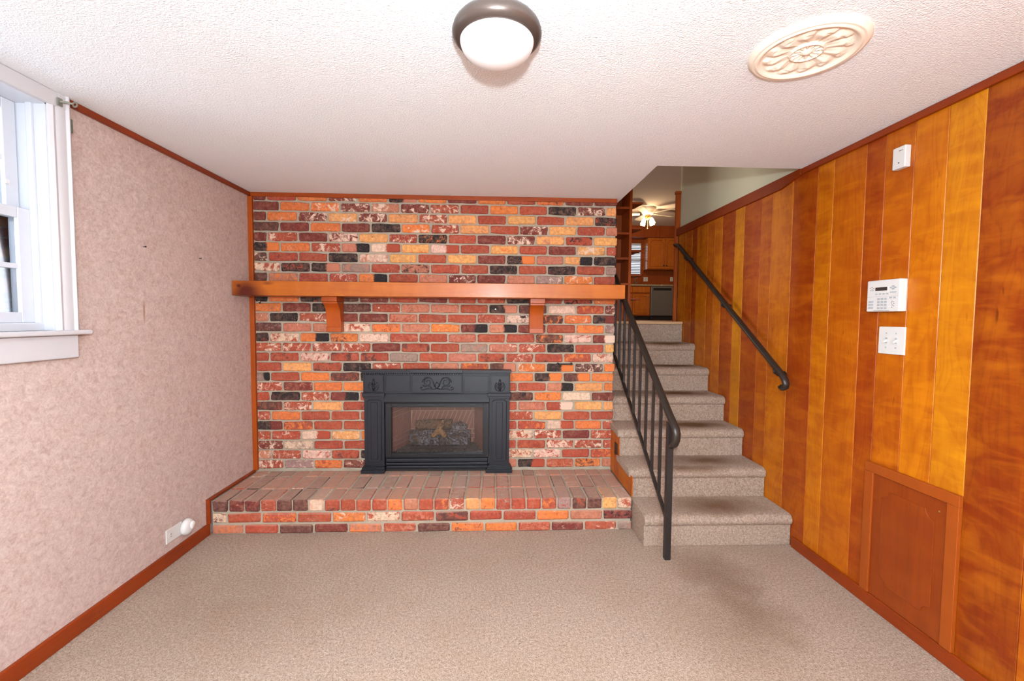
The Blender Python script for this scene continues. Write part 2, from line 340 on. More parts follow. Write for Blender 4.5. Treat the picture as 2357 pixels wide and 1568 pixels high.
# ---- brick wall (mortar core with every brick a part)
wb = MB().box(-.1,.90,0,.11,0,H+.05).box(1.60,W-.006,0,.11,0,H+.05).box(.90,1.60,0,.11,.74,H+.05).box(.90,1.60,0,.11,0,.199).build('wall_back', M_MORTAR)
struct(wb)
PAL = {'m': (116,50,42), 'r': (166,76,52), 'o': (218,126,64), 'y': (230,172,108), 'k': (34,29,31), 'w': (226,206,188),
       'p': (190,126,102), 'g': (154,136,130), 'b': (92,56,50)}
def brick_mesh(w_, h, d, seed):
    r = random.Random(seed); j = lambda s: r.uniform(-s, s); c = .007; pts = []
    def edge(a, b, n):
        for i in range(n):
            f = i/n; pts.append((a[0]+(b[0]-a[0])*f, a[1]+(b[1]-a[1])*f))
    W2, H2 = w_/2, h/2
    edge((-W2+c,-H2),(W2-c,-H2),4); edge((W2-c,-H2),(W2,-H2+c),1); edge((W2,-H2+c),(W2,H2-c),2); edge((W2,H2-c),(W2-c,H2),1)
    edge((W2-c,H2),(-W2+c,H2),4); edge((-W2+c,H2),(-W2,H2-c),1); edge((-W2,H2-c),(-W2,-H2+c),2); edge((-W2,-H2+c),(-W2+c,-H2),1)
    if r.random() < .3:
        k = r.choice([0, 5, 7, 12]); pts[k] = (pts[k][0]*.93, pts[k][1]*.86)
    pts = [(x+j(.0016), z+j(.0020)) for x, z in pts]; n = len(pts)
    vs = [(x, d/2, z) for x, z in pts] + [(x, -d/2+.005, z) for x, z in pts] + [(x*(1-.005/W2), -d/2+j(.0012), z*(1-.0045/H2)) for x, z in pts]
    fs = [tuple(range(2*n, 3*n))[::-1]]
    for k in (0, n): fs += [(k+i, k+(i+1)%n, k+n+(i+1)%n, k+n+i) for i in range(n)]
    me = bpy.data.meshes.new('brick'); me.from_pydata(vs, [], fs)
    bm = bmesh.new(); bm.from_mesh(me); bmesh.ops.recalc_face_normals(bm, faces=bm.faces); bm.to_mesh(me); bm.free(); return me
cache = {}
def paint(o, tok, jit=.10):
    b = srgb(*PAL[tok[0]]); k = 1+rng.uniform(-jit, jit); o.color = (min(1,b[0]*k), min(1,b[1]*k*(1+rng.uniform(-.08,.08))), min(1,b[2]*k), 1)
    half = len(tok) > 1 and tok[1].isupper(); p = tok[1].lower() if len(tok) > 1 else rng.choice('wpb')
    o['patch_color'] = [float(x) for x in srgb(*PAL[p])]; o['patch_half'] = 1.0 if half else 0.0
    o['patch_amount'] = (.47 if len(tok) > 1 else .36) + rng.uniform(-.02,.03)
def put_brick(x0, x1, zc, h, tok, parent, y=-.009, mat=M_BRICK, d=.045):
    w_ = x1-x0; base = .190 if w_ > .13 else (.09 if w_ > .06 else .05)
    key = (base, round(h,3), rng.randrange(9))
    if key not in cache:
        me = brick_mesh(base, h, d, hash((base, key[2]))%99991); me.materials.append(mat); cache[key] = me
    o = bpy.data.objects.new('brick', cache[key]); col.objects.link(o); o.scale.x = w_/base
    if rng.random() < .5: o.rotation_euler.y = math.pi
    if len(tok) > 1 and tok[1].isupper(): o.rotation_euler.y = 0
    o.rotation_euler.y += rng.uniform(-.006,.006)
    place(o, ((x0+x1)/2, y+d/2+rng.uniform(-.002,.002), zc+rng.uniform(-.001,.001)), parent); paint(o, tok)
ROWS = """m r o mw o kP o m o r ok m m
m o ow mw pw mw rw r o r k mw y
m o mw yw mw y rw y r y r y kr
b m o m k ow rw yp r mw y r p
m rw m wm y rw ko r m mw yp rk y
kO o rw pK wR yo wR r yo r m yw r
bw rb r k wp y r y m kO p yK k
wr kr kP gp r pk r r kb r kb r g
b po r rw oK r po mw m p gw ow r
r o m p r rw b r o m r p r
k o kr b m r m r rp k r rk o
o m k b r p p r kP b w ro mw
pw k rw m mb pr r r rw wk bo ow kM
bg p p wr ob p oy mK pK m r o gw
km wr oK ob wr rp r pr r r bo wr mW
rw rw rw rw m rb r gp pw rw k r y
r rb wr rb rb g r p rb rw r ro wr
r y rb k rw r p ro bP ow kO bw o
gK r o br k r r r r o kO bO o
rw mp o o r r r r r r pK y o
r kb rw mK r r r r r bk o w m
br rw y rm r r r r r pr rW y yp
rw o r r r r r r r rw y r r
kM ro r r r r r r r ro wR o rw
rw rw wR yw o r r r r wr rw m rw
mw wg r r r r r r r ro rw rw rw
pw rw wr rb k r r r k wr wr r ro
rw gw or mw r r r r p kR rp ob p""".split('\n')
for k, row in enumerate(ROWS):
    zc = 1.993-.0673*(k-1); h = .0562
    off = .202 if k % 2 else .118
    js = [.030]+[off+.2*i+rng.uniform(-.004,.004) for i in range(12)]+[W+rng.uniform(-.004,.006)]
    if k == 0: zc, h = 2.050, .036
    for i, tok in enumerate(row.split()):
        x0, x1 = js[i]+.0062, js[i+1]-.0062
        if i == 0: x0 = .03
        if i == 12: x1 = js[13]
        if zc < .79 or zc < .90 and .76 < x0 and x1 < 1.74:
            if x0 > .76 and x1 < 1.74: continue
            if x0 < .88 < x1: x1 = .88
            elif x0 < 1.62 < x1: x0 = 1.62
        if x1-x0 > .02: put_brick(x0, x1, zc, h, tok, wb)

# ---- hearth
hearth = thing('hearth', (1.24, -.25, 0), 'raised brick hearth with a top of bricks laid on end, below the fireplace', 'hearth')
HX = 2.467
MB().box(.022, HX-.008, -D+.009, .0, 0, .1925).build('mortar_core', M_MORTAR, hearth)
def round_brick(w_, d, h, seed):
    r = random.Random(seed); b = .007; vs = []
    for ax in range(3):
        for sx in (-1,1):
            for sy in (-1,1):
                for sz in (-1,1):
                    s = (sx,sy,sz); dim = (w_/2, d/2, h/2)
                    vs.append(tuple(s[i]*(dim[i]-(0 if i == ax else b*r.uniform(.6,1.5))) + r.uniform(-.0012,.0012) for i in range(3)))
    bm = bmesh.new()
    for v in vs: bm.verts.new(v)
    bmesh.ops.convex_hull(bm, input=bm.verts[:]); bmesh.ops.delete(bm, geom=[v for v in bm.verts if not v.link_faces], context='VERTS')
    me = bpy.data.meshes.new('brick'); bm.to_mesh(me); bm.free(); me.materials.append(M_HBRICK); return me
hc = {}
def hbrick(x0, x1, y0, y1, z0, z1, tok):
    w_, d, h = x1-x0, y1-y0, z1-z0; base = (.188 if w_ > .12 else .082, round(d,3), round(h,3)); key = base+(rng.randrange(6),)
    if key not in hc: hc[key] = round_brick(*base, hash(key)%9999)
    o = bpy.data.objects.new('brick', hc[key]); col.objects.link(o); o.scale.x = w_/base[0]
    o.rotation_euler.z = rng.uniform(-.008,.008) if w_ < .12 else 0
    place(o, ((x0+x1)/2, (y0+y1)/2+rng.uniform(-.0025,.0025), (z0+z1)/2+rng.uniform(-.0015,.0015)), hearth); paint(o, tok)
for i, tok in enumerate('po r b m po rp b ob o rp m rw g'.split()):
    hbrick((.201+.198*(i-1)+.005) if i else .024, min(.201+.198*i-.006, HX), -D, -D+.09, .002, .052, tok)
for i, tok in enumerate('wm r ro r ow wr rp br r r o p mk'.split()):
    hbrick((.104+.199*(i-1)+.005) if i else .024, min(.104+.199*i-.006, HX), -D, -D+.09, .066, .121, tok)
P = (HX-.024)/27
for i, tok in enumerate('b m mk rp b b wo rb r r rp o p r ro rw y o rg r r ro gr br b y wr'.split()):
    hbrick(.024+P*i+.004, .024+P*(i+1)-.004, -D-.001, -.333, .131, .198, tok)
for i, tok in enumerate('rp b pw p pw b p p b g bg rb pr rb p g rp r rw p p p b pw m br p'.split()):
    hbrick(.024+P*i+.004, .024+P*(i+1)-.004, -.323, -.122, .14, .197, tok)
for i, tok in enumerate('pw b g p p p pg p p g pw p p b p g p pw p p b pw p p p pb p'.split()):
    hbrick(.024+P*i+.004, .024+P*(i+1)-.004, -.112, -.002, .14, .196, tok)

# ---- right wall planks
wr = MB().box(R+.006, R+.12, RY, .96, -.08, H-.005).build('wall_right', M_DARK); struct(wr)
GOLD, LGOLD, ORG, RED, DRK = (184,102,6), (190,118,12), (172,86,5), (150,60,4), (132,50,4)
edges = [.935,.78,.654,.565,.385,.27,.161,-.009,-.122,-.309,-.42,-.603,-.79,-.90,-1.09,-1.188,-1.32,-1.45,-1.574,-1.76]
cols = [GOLD,ORG,RED,GOLD,ORG,GOLD,RED,LGOLD,RED,ORG,GOLD,RED,GOLD,ORG,RED,ORG,GOLD,LGOLD,DRK]
while edges[-1] > RY+.1:
    edges.append(max(RY, edges[-1]-rng.choice([.10,.13,.16,.19]))); cols.append(rng.choice([GOLD,ORG,RED,GOLD,DRK]))
for i, cl in enumerate(cols):
    y1, y0 = edges[i], edges[i+1]; g, ch = .0006, .0018
    poly = [(R+.012,y1-g),(R+.012,y0+g),(R+ch,y0+g),(R,y0+g+ch),(R,y1-g-ch),(R+ch,y1-g)]
    MB().prism(poly, 'z', 0.0, H-.005).build('plank', M_PLANK, wr, color=srgb(*cl))

# ---- trims
struct(box('baseboard_left', M_TRIMY, (0, .016, RY, -D-.002, 0, .068), bevel=.004))
struct(box('baseboard_right', M_TRIMY, (R-.014, R, RY, -.715, 0, .060), bevel=.004))
struct(box('trim_1', M_TRIMY, (0, .018, WY1+.075, .0, H-.026, H), bevel=.004))
struct(box('trim_2', M_TRIMX, (.018, W, -.016, -.001, H-.028, H), bevel=.003))
struct(box('trim_3', M_TRIMY, (R-.016, R, RY, -.676, H-.030, H), bevel=.004))
struct(box('trim_4', M_TRIMZ, (0, .030, -.022, -.0005, .205, H-.028), bevel=.003))
struct(MB().prism([(-D-.014,.068),(-D-.002,.068),(-D-.002,.198),(-.022,.198),(-.022,.210),(-D-.014,.210)], 'x', 0, .022).build('trim_5', M_TRIMY, bevel=.002))
struct(MB().prism([(-.676,H-.030),(-.50,H-.062),(.965,H-.062),(.965,H+.004),(-.674,H+.004)], 'x', R-.016, R+.04).build('trim_6', M_TRIMY, bevel=.003))

# ---- side window
wn = struct(thing('window_1', (0, (WY0+WY1)/2, WZ0), None, None))
cw = .072
def casing(y0, y1, n):
    m = MB(); st = [(.0,.012),(.16,.020),(.30,.016),(.44,.021),(.80,.019),(.90,.027),(1.0,.024)]
    pts = [(y0+(y1-y0)*a, b) for a, b in st]; poly = [(b, y) for y, b in pts]+[(0, y1),(0, y0)]
    return m.prism(poly, 'z', WZ0-.012, H).build('casing', M_CASING, wn, bevel=.0015)
casing(WY1-.002, WY1+cw, 0); casing(WY0+.002, WY0-cw, 1)
box('casing', M_CASING, (0, .0205, WY0-cw, WY1+cw, WZ1-.004, H-.001), wn, .003)
box('stool', M_CASING, (-.06, .046, WY0-.11, WY1+.108, WZ0-.018, WZ0), wn, .006)
box('apron', M_CASING, (0, .020, WY0-.075, WY1+.074, WZ0-.108, WZ0-.018), wn, .006)
for y0, y1 in ((WY1-.006, WY1+.004), (WY0-.004, WY0+.006)): box('jamb', M_WHITE, (-.14, .006, y0, y1, WZ0, WZ1+.01), wn)
box('head_jamb', M_WHITE, (-.14, .006, WY0, WY1, WZ1-.008, WZ1+.01), wn)
box('sill', M_WHITE, (-.14, -.03, WY0, WY1, WZ0-.02, WZ0+.028), wn, .003)
for y in (WY1-.006, WY0+.006-.016): box('stop', M_WHITE, (-.055, -.035, y-.010 if y > -1.6 else y+.006, y+.0 if y > -1.6 else y+.02, WZ0, WZ1), wn, .002)
def sash(name, xa, xb, z0, z1, muntz):
    y0, y1 = WY0+.012, WY1-.012; s = MB().box(xa,xb,y0,y0+.045,z0,z1).box(xa,xb,y1-.045,y1,z0,z1).box(xa,xb,y0+.045,y1-.045,z0,z0+.038).box(xa,xb,y0+.045,y1-.045,z1-.038,z1)
    p = s.build(name, M_WHITE, wn, .003)
    xm = (xa+xb)/2; ys = [y0+.045+(y1-y0-.09)*k/3 for k in range(4)]; zs = [z0+.038, muntz, z1-.038]
    for k in (1,2): box('muntin', M_WHITE, (xm-.009, xm+.009, ys[k]-.009, ys[k]+.009, zs[0]-.002, zs[2]+.002), p, .002)
    box('muntin', M_WHITE, (xm-.0085, xm+.0085, y0+.04, y1-.04, muntz-.009, muntz+.009), p, .002)
    for a in range(3):
        for b in range(2): box('pane', M_GLASS, (xm-.002, xm+.002, ys[a], ys[a+1], zs[b], zs[b+1]), p)
sash('lower_sash', -.085, -.055, WZ0+.028, 1.640, 1.431)
sash('upper_sash', -.122, -.092, 1.600, WZ1-.008, 1.815)
for y in (WY1-.05, ): box('sash_latch', M_PLASTIC, (-.092, -.083, y-.012, y, 1.72, 1.735), wn)
tag(box('ground', M_GRASS, (-40, -.6, -30, 20, -.55, -.5)), kind='structure')

# ------------------------------------------------------------------ stairs
NR = 7; r_, t_, y1_ = UF/NR, .2502, -.6955
st = thing('staircase', (2.88, -.1, 0), 'short flight of beige carpeted stairs with brown wear marks on the treads', 'stairs')
for k in range(NR):
    ya, zt = y1_+k*t_, (k+1)*r_; yb = ya+t_+.02; zb = 0 if k < 5 else zt-r_-.06
    if k == NR-1: zt -= .022; yb = ya+.06
    x0 = 2.470 if k == 0 else (2.458 if k == 1 else (2.463 if k == 2 else W+.003))
    poly = [(ya,zb),(ya+.001,zt-.060),(ya-.004,zt-.057),(ya-.011,zt-.050),(ya-.0145,zt-.038),(ya-.0135,zt-.026),(ya-.008,zt-.014),(ya+.003,zt-.005),(ya+.018,zt),(yb,zt),(yb,zb)]
    if k == NR-1: poly = [(ya,zb),(ya,zt),(yb,zt),(yb,zb)]
    m = MB().prism(poly, 'x', max(x0, 2.472), R-.002)
    if k in (1, 2): m.prism([(ya,zt-.050),(ya-.011,zt-.050),(ya-.0145,zt-.038),(ya-.0135,zt-.026),(ya-.008,zt-.014),(ya+.003,zt-.005),(ya+.018,zt-.0005),(min(yb,-.003),zt-.0005),(min(yb,-.003),zt-.034)], 'x', 2.456, 2.48)
    m.build('step', M_SCARPET, st, bevel=.004)
box('threshold', M_THRESH, (2.478, R-.004, y1_+(NR-1)*t_-.012, y1_+(NR-1)*t_+.09, UF-.021, UF+.003), st, .004)
sk = tag(box('skirt_panel', M_TRIMZ, (2.4690, 2.4715, -.49, -.004, .198, .30), st))
for (ya, yb, zt, cl) in ((-.495,-.375,.318,ORG),(-.3745,-.21,.325,GOLD),(-.2095,-.095,.478,ORG),(-.0945,-.004,.49,GOLD)):
    MB().prism([(2.4645,yb),(2.4645,ya),(2.4695,ya),(2.4695,yb)], 'z', .199, zt).build('plank', M_PLANK, sk, color=srgb(*cl))
vo = tag(box('wall_outlet', M_DARK, (2.459, 2.4645, -.172, -.118, .345, .425), None, .002), 'small dark brown outlet plate on the wood panel beside the hearth', 'outlet')
struct(box('wall_stairs', M_UPWALL, (2.36, W-.004, .112, .86, -.05, UF-.001)))

# ---- stair railing
RXc = 2.552
rl = thing('stair_railing', (RXc, -.822, 0), 'black wrought iron stair railing with thin square balusters and a moulded handrail', 'railing')
box('post', M_IRON, (RXc-.0155, RXc+.0155, -.8375, -.8065, 0, .728), rl, .002)
zl = lambda y: .810+.728*(y-.014)          # lower rail
zt_ = lambda y: .748+.742*(y+.81)          # underside of handrail
YT = .36
MB().prism([(-.812,zl(-.812)-.016),(YT,zl(YT)-.016),(YT,zl(YT)+.010),(-.812,zl(-.812)+.010)], 'x', RXc-.008, RXc+.008).build('bottom_rail', M_IRON, rl, .002)
for i in range(10):
    y = -.692+.1175*i
    box('baluster', M_IRON, (RXc-.0075, RXc+.0075, y-.0075, y+.0075, zl(y)-.006, zt_(y)+.01), rl, .0015)
prof = [(-.014,-.004),(.014,-.004),(.018,.004),(.027,.010),(.027,.020),(.020,.028),(.009,.032),(-.009,.032),(-.020,.028),(-.027,.020),(-.027,.010),(-.018,.004)]
prof = [(u*.74, v*.80) for u, v in prof]
def sweep(path, prof, X):
    vs = []; n = len(prof)
    for i, (y, z) in enumerate(path):
        a, b = path[max(0,i-1)], path[min(len(path)-1,i+1)]; L = math.hypot(b[0]-a[0], b[1]-a[1]); ny, nz = -(b[1]-a[1])/L, (b[0]-a[0])/L
        vs += [(X+u, y+ny*v, z+nz*v) for u, v in prof]
    fs = [(i*n+k, i*n+(k+1)%n, (i+1)*n+(k+1)%n, (i+1)*n+k) for i in range(len(path)-1) for k in range(n)]
    fs += [tuple(range(n))[::-1], tuple(range((len(path)-1)*n, len(path)*n))]
    return MB().add(vs, fs)
path = [(-.850,.622),(-.872,.634),(-.889,.658),(-.893,.688),(-.884,.704),(-.86,.7175)]+[(y, zt_(y)) for y in (-.80,-.5,0,YT)]
sweep(path, prof, RXc).build('handrail', M_RAIL, rl, smooth=True)

# ---- wall handrail
hr = thing('wall_handrail', (R-.062, 0, .87), 'dark iron handrail mounted on the wood panelled wall beside the stairs', 'handrail')
zh = lambda y: 1.372+.655*y
path = [(-.660,.898),(-.671,.892),(-.680,.897),(-.683,.908),(-.675,.924),(-.645,zh(-.645))]+[(y, zh(y)) for y in (-.3,.2,.75)]+[(.80,1.895),(.87,1.912)]
sc_ = [(u*.95, v*1.0) for u, v in prof]
sweep(path, sc_, R-.062).build('rail', M_RAIL, hr, smooth=True)
for y in (.66, .03, -.585):
    b = MB().tube([(R-.062, y, zh(y)+.004), (R-.062, y-.004, zh(y)-.028), (R-.04, y-.006, zh(y)-.045), (R-.002, y-.006, zh(y)-.045)], .007, 8)
    b.lathe([(.024,-.008),(.024,-.003),(.020,0)], (R, y-.006, zh(y)-.045), 16, 'x'); b.build('bracket', M_IRON, hr, smooth=False)

# ------------------------------------------------------------------ mantel
mt = thing('mantel_shelf', (1.245, 0, 1.388), 'thick honey-stained pine mantel shelf on two curved corbels, on the brick wall', 'mantel')
box('beam', M_MANTEL, (.004, 2.481, -.222, -.004, 1.388, 1.479), mt, .003)
for xa in (.526, 1.876):
    xb = xa+.093; cb = MB()
    poly = [(-.008,1.160),(-.008,1.350),(-.130,1.350),(-.130,1.343),(-.114,1.334),(-.098,1.319),(-.087,1.300),(-.080,1.275),(-.075,1.245),(-.070,1.215),(-.066,1.190),(-.066,1.160)]
    cb.prism(poly, 'x', xa, xb); co = cb.build('corbel', M_CORBEL, mt, .0015)
    box('cap', M_CORBEL, (xa-.002, xb+.002, -.152, -.006, 1.358, 1.389), co, .002)
    box('cap_bead', M_CORBEL, (xa-.001, xb+.001, -.140, -.007, 1.346, 1.357), co, .002)
    box('foot', M_CORBEL, (xa-.001, xb+.001, -.078, -.006, 1.158, 1.190), co, .002)
hk = MB().tube([(.115,-.10,1.389),(.115,-.10,1.352),(.115,-.108,1.342),(.115,-.118,1.346)], .0028, 6)
tag(hk.build('iron_hook', M_DARK), 'small black hook hanging from the underside of the mantel', 'hook')
for px, py, lb in ((872,708.6,'tiny white wall plug in a red brick below the mantel'),(1140.5,712,'tiny white wall plug in a black brick below the mantel')):
    p = at(px, py, 'y', -.011)
    tag(MB().lathe([(.0055,.006),(.0055,-.003),(.003,-.004)], (p.x,-.008,p.z), 10, 'y').build('wall_plug', M_PLASTIC), lb, 'wall plug', 'white wall plugs below the mantel')
# black damper handle
pa, pb = at(1283,838,'y',-.02), at(1317,839,'y',-.02); zc = pa.z
dh = thing('damper_handle', ((pa.x+pb.x)/2, -.01, zc), 'small black iron pull handle fixed to the brick wall above the hearth', 'handle')
MB().tube([(pa.x+.008,-.016,zc),(pa.x+.014,-.032,zc),(pb.x-.014,-.032,zc),(pb.x-.008,-.016,zc)], .0055, 8).build('grip', M_DARK, dh)
for x in (pa.x, pb.x): MB().lathe([(.009,0),(.009,-.012),(.006,-.014)], (x+(.005 if x == pa.x else -.005),-.008,zc), 12, 'y').build('mount', M_DARK, dh)

# ------------------------------------------------------------------ fireplace insert
fp = thing('fireplace_insert', (1.25, -.02, .199), 'black cast iron gas fireplace with fluted columns and scrolled frieze in the brick wall', 'fireplace')
def fbox(name, b, mat=M_CAST, parent=None, bev=.002): return box(name, mat, b, parent or fp, bev)
cn = fbox('cornice', (.744,1.756,-.088,-.012,.893,.906))
fbox('cornice_step', (.752,1.748,-.080,-.012,.883,.893), parent=cn)
fbox('cornice_center', (1.074,1.430,-.098,-.02,.888,.909), parent=cn)
den = MB()
for i in range(82):
    x = .764+i*.0120; den.box(x, x+.007, -.072 - (.010 if 1.08 < x < 1.42 else 0), -.05, .8735, .8825)
den.build('bead_moulding', M_CAST, cn)
fr = fbox('frieze', (.758,1.748,-.055,-.012,.742,.884))
def frame(x0, x1, z0, z1, y, wd, th, name, parent, mat=M_CAST):
    m = MB().box(x0,x1,y-th,y,z0,z0+wd).box(x0,x1,y-th,y,z1-wd,z1).box(x0,x0+wd,y-th,y,z0+wd,z1-wd).box(x1-wd,x1,y-th,y,z0+wd,z1-wd)
    return m.build(name, mat, parent, .001)
blocks = []
for x0, x1 in ((.760,.897),(1.609,1.748)):
    b = fbox('corner_block', (x0,x1,-.066,-.02,.748,.872), parent=fr); frame(x0+.006,x1-.006,.754,.866,-.066,.004,.003,'block_border',fr); blocks.append((x0+x1)/2)
cp = fbox('center_panel', (1.078,1.426,-.066,-.02,.746,.874), parent=fr)
frame(1.084,1.420,.752,.868,-.066,.0035,.0025,'panel_border',fr)
for x0, x1 in ((.905,1.072),(1.432,1.602)): frame(x0,x1,.752,.866,-.055,.005,.003,'panel_border',fr)
def orn(pts2, r, y): return [(p[0], y, p[1]) for p in pts2]
for cxo in blocks:
    m = MB(); S = .00105; zc = .805
    for s in (-1, 1):
        a = [(0,-40),(14,-40),(26,-30),(32,-12),(28,4),(20,14)]; b = [(0,-34),(8,-18),(14,-2),(10,12),(4,20)]; c3 = [(20,14),(26,2),(22,-12),(12,-24),(4,-34)]
        for L, rr in ((a,.0034),(b,.0034),(c3,.0026)): m.tube([(cxo+s*x*S,-.067,zc+z*S) for x, z in L], rr, 6)
    m.lathe([(.001,-.006),(.006,-.004),(.008,0)], (cxo,-.067,zc+.030), 10, 'y'); m.tube([(cxo,-.068,zc-.038),(cxo,-.068,zc-.010)], [.003,.006], 6)
    m.lathe([(.002,-.007),(.008,-.003),(.010,0)], (cxo,-.066,zc+.002), 10, 'y')
    m.build('tulip_ornament', M_CAST, fr, smooth=True)
m = MB()
for s in (-1, 1):
    sp = [(1.252+s*.016, .792), (1.252+s*.024, .822), (1.252+s*.036, .843)]
    for i in range(24):
        a = math.radians(125-i*22); rr = .031*(1-i/24*.80); sp.append((1.252+s*(.060+rr*math.cos(a)), .822+rr*math.sin(a)*1.02))
    m.tube([(x,-.067,z) for x, z in sp], [.0030]*3+[.0046*(1-i/34) for i in range(24)], 6)
    low = [(1.252+s*x, .772+z) for x, z in ((.0,.008),(.025,.002),(.05,.006),(.075,.004),(.095,-.004),(.106,.0),(.110,.010),(.102,.016),(.096,.010))]
    m.tube([(x,-.067,z) for x, z in low], .0040, 6)
    m.tube([(1.252+s*x,-.067,.772+z) for x, z in ((.006,.010),(.012,.024),(.010,.038),(.0,.050))], .0034, 6)
    m.tube([(1.252+s*x,-.067,.772+z) for x, z in ((.030,.004),(.044,.020),(.062,.024),(.080,.020),(.094,.030))], [.002,.0045,.0040,.0040,.002], 6)
    m.tube([(1.252+s*x,-.067,.772+z) for x, z in ((.060,.084),(.078,.080),(.094,.064),(.098,.048))], [.002,.0036,.0036,.002], 6)
m.build('scroll_ornament', M_CAST, fr, smooth=True)
for x0, x1, side in ((.763,.897,0),(1.607,1.745,1)):
    cl = fbox('column', (x0,x1,-.056,-.012,.248,.726))
    fbox('capital', (x0-.010,x1+.006 if not side else x1+.010,-.074,-.012,.724,.748), parent=cl)
    fbox('capital_step', (x0-.005,x1+.004,-.066,-.012,.712,.725), parent=cl)
    c_ = .014; a, b = x0+.020, x1-.020; z0, z1 = .272, .700
    oct_ = [(a+c_,z0),(b-c_,z0),(b,z0+c_),(b,z1-c_),(b-c_,z1),(a+c_,z1),(a,z1-c_),(a,z0+c_)]
    MB().prism(oct_, 'y', -.0595, -.05).build('column_panel', M_CAST, cl, .0015)
    cx_ = (x0+x1)/2; m = MB(); loop = oct_+[oct_[0]]
    for i in range(8): m.tube([(loop[i][0],-.0595,loop[i][1]),(loop[i+1][0],-.0595,loop[i+1][1])], .0022, 5)
    m.build('panel_bead', M_CAST, cl)
    fbox('flute', (cx_-.022,cx_+.022,-.0635,-.055,.292,.682), parent=cl, bev=.003)
    for z0_, z1_, g in ((.199,.222,.022),(.222,.234,.016),(.234,.242,.012),(.242,.249,.007)):
        fbox('plinth', (x0-g,x1+(g if side else min(g,.003)) ,-.056-g,-.012,z0_,z1_), parent=cl)
MB().prism([(-.012,.743),(-.050,.743),(-.076,.690),(-.074,.684),(-.012,.684)], 'x', .897, 1.607).build('hood', M_CASTD, fp, .0015)
df = MB().box(.899,.938,-.040,.0,.300,.670).box(1.566,1.606,-.040,.0,.300,.670).box(.938,1.566,-.040,.0,.648,.670).box(.938,1.566,-.040,.0,.300,.322).build('door_frame', M_CASTD, fp, .002)
frame(.934,1.570,.318,.652,-.038,.006,.006,'inner_frame',df,M_CASTD)
for z0_, z1_ in ((.268,.292),(.246,.264),(.222,.242)): fbox('louvre', (.905,1.600,-.050,-.012,z0_,z1_), bev=.004)
fbox('toe_plate', (.900,1.604,-.024,.0,.199,.300), M_DARK, bev=0)
box('glass', M_FGLASS, (.936, 1.568, -.014, -.011, .320, .650), fp)
m = MB()
for i in range(1,125): x = .938+.00503*i; m.box(x-.00015,x+.00015,-.008,-.0076,.322,.648)
for i in range(1,64): z = .322+.00510*i; m.box(.938,1.566,-.0084,-.008,z-.00015,z+.00015)
sg = m.build('mesh_screen', M_SCREEN, fp); sg['kind'] = 'stuff'
box('top_filler', M_CASTD, (.899, 1.606, -.030, .0, .668, .690), fp)
MB().box(.8995,.911,.002,.30,.1995,.7405).box(1.589,1.6005,.002,.30,.1995,.7405).box(.911,1.589,.002,.30,.730,.7405).box(.911,1.589,.002,.30,.1995,.207).box(.911,1.589,.290,.30,.207,.730).build('outer_casing', M_CASTD, fp)
# firebox shell
FY = .26; bl, br = 1.015, 1.495; FZ0, FZ1 = .315, .66
shell = MB().add([(.925,0,FZ0),(1.58,0,FZ0),(br,FY,FZ0),(bl,FY,FZ0),(.925,0,FZ1),(1.58,0,FZ1),(br,FY,FZ1-.03),(bl,FY,FZ1-.03)], [(0,1,2,3),(4,7,6,5),(1,5,6,2),(2,6,7,3),(3,7,4,0)])
shell = shell.build('firebox', M_FIREJ, fp)
def fpanel(A, B, rows, par):
    """brick pieces on a vertical panel from A to B (x, y points); rows of (z0, z1, slant, length)"""
    A, B = Vector(A), Vector(B); L = (B-A).length; d = (B-A)/L; nrm = Vector((d.y, -d.x))
    if nrm.dot(Vector((1.25,.05))-(A+B)/2) < 0: nrm = -nrm
    for ri, (z0, z1, sl, ln) in enumerate(rows):
        u = -.06 + (ln/2 if ri % 2 else 0)
        while u < L+.06:
            g = .0022; q = [(u+g, z0+g), (u+ln-g, z0+g), (u+ln-g+sl, z1-g), (u+g+sl, z1-g)]
            q = [(min(max(a,0.002),L-.002), z) for a, z in q]
            if max(a for a,_ in q)-min(a for a,_ in q) > .006:
                f = [A+d*a for a, _ in q]; o_ = nrm*.004
                vs = [(p.x-o_.x*.2, p.y-o_.y*.2, z) for p, (_, z) in zip(f, q)]+[(p.x+o_.x, p.y+o_.y, z) for p, (_, z) in zip(f, q)]
                MB().add(vs, [(0,1,2,3),(4,5,6,7),(0,1,5,4),(1,2,6,5),(2,3,7,6),(3,0,4,7)]).build('brick', M_FIREB, par)
            u += ln
rws = [(.318,.352,0,.13),(.352,.386,0,.13),(.386,.420,0,.13),(.420,.560,.055,.034),(.560,.594,0,.13),(.594,.630,0,.13)]
fpanel((.925,0),(bl,FY), rws, shell); fpanel((1.58,0),(br,FY), rws, shell); fpanel((bl,FY),(br,FY), rws, shell)
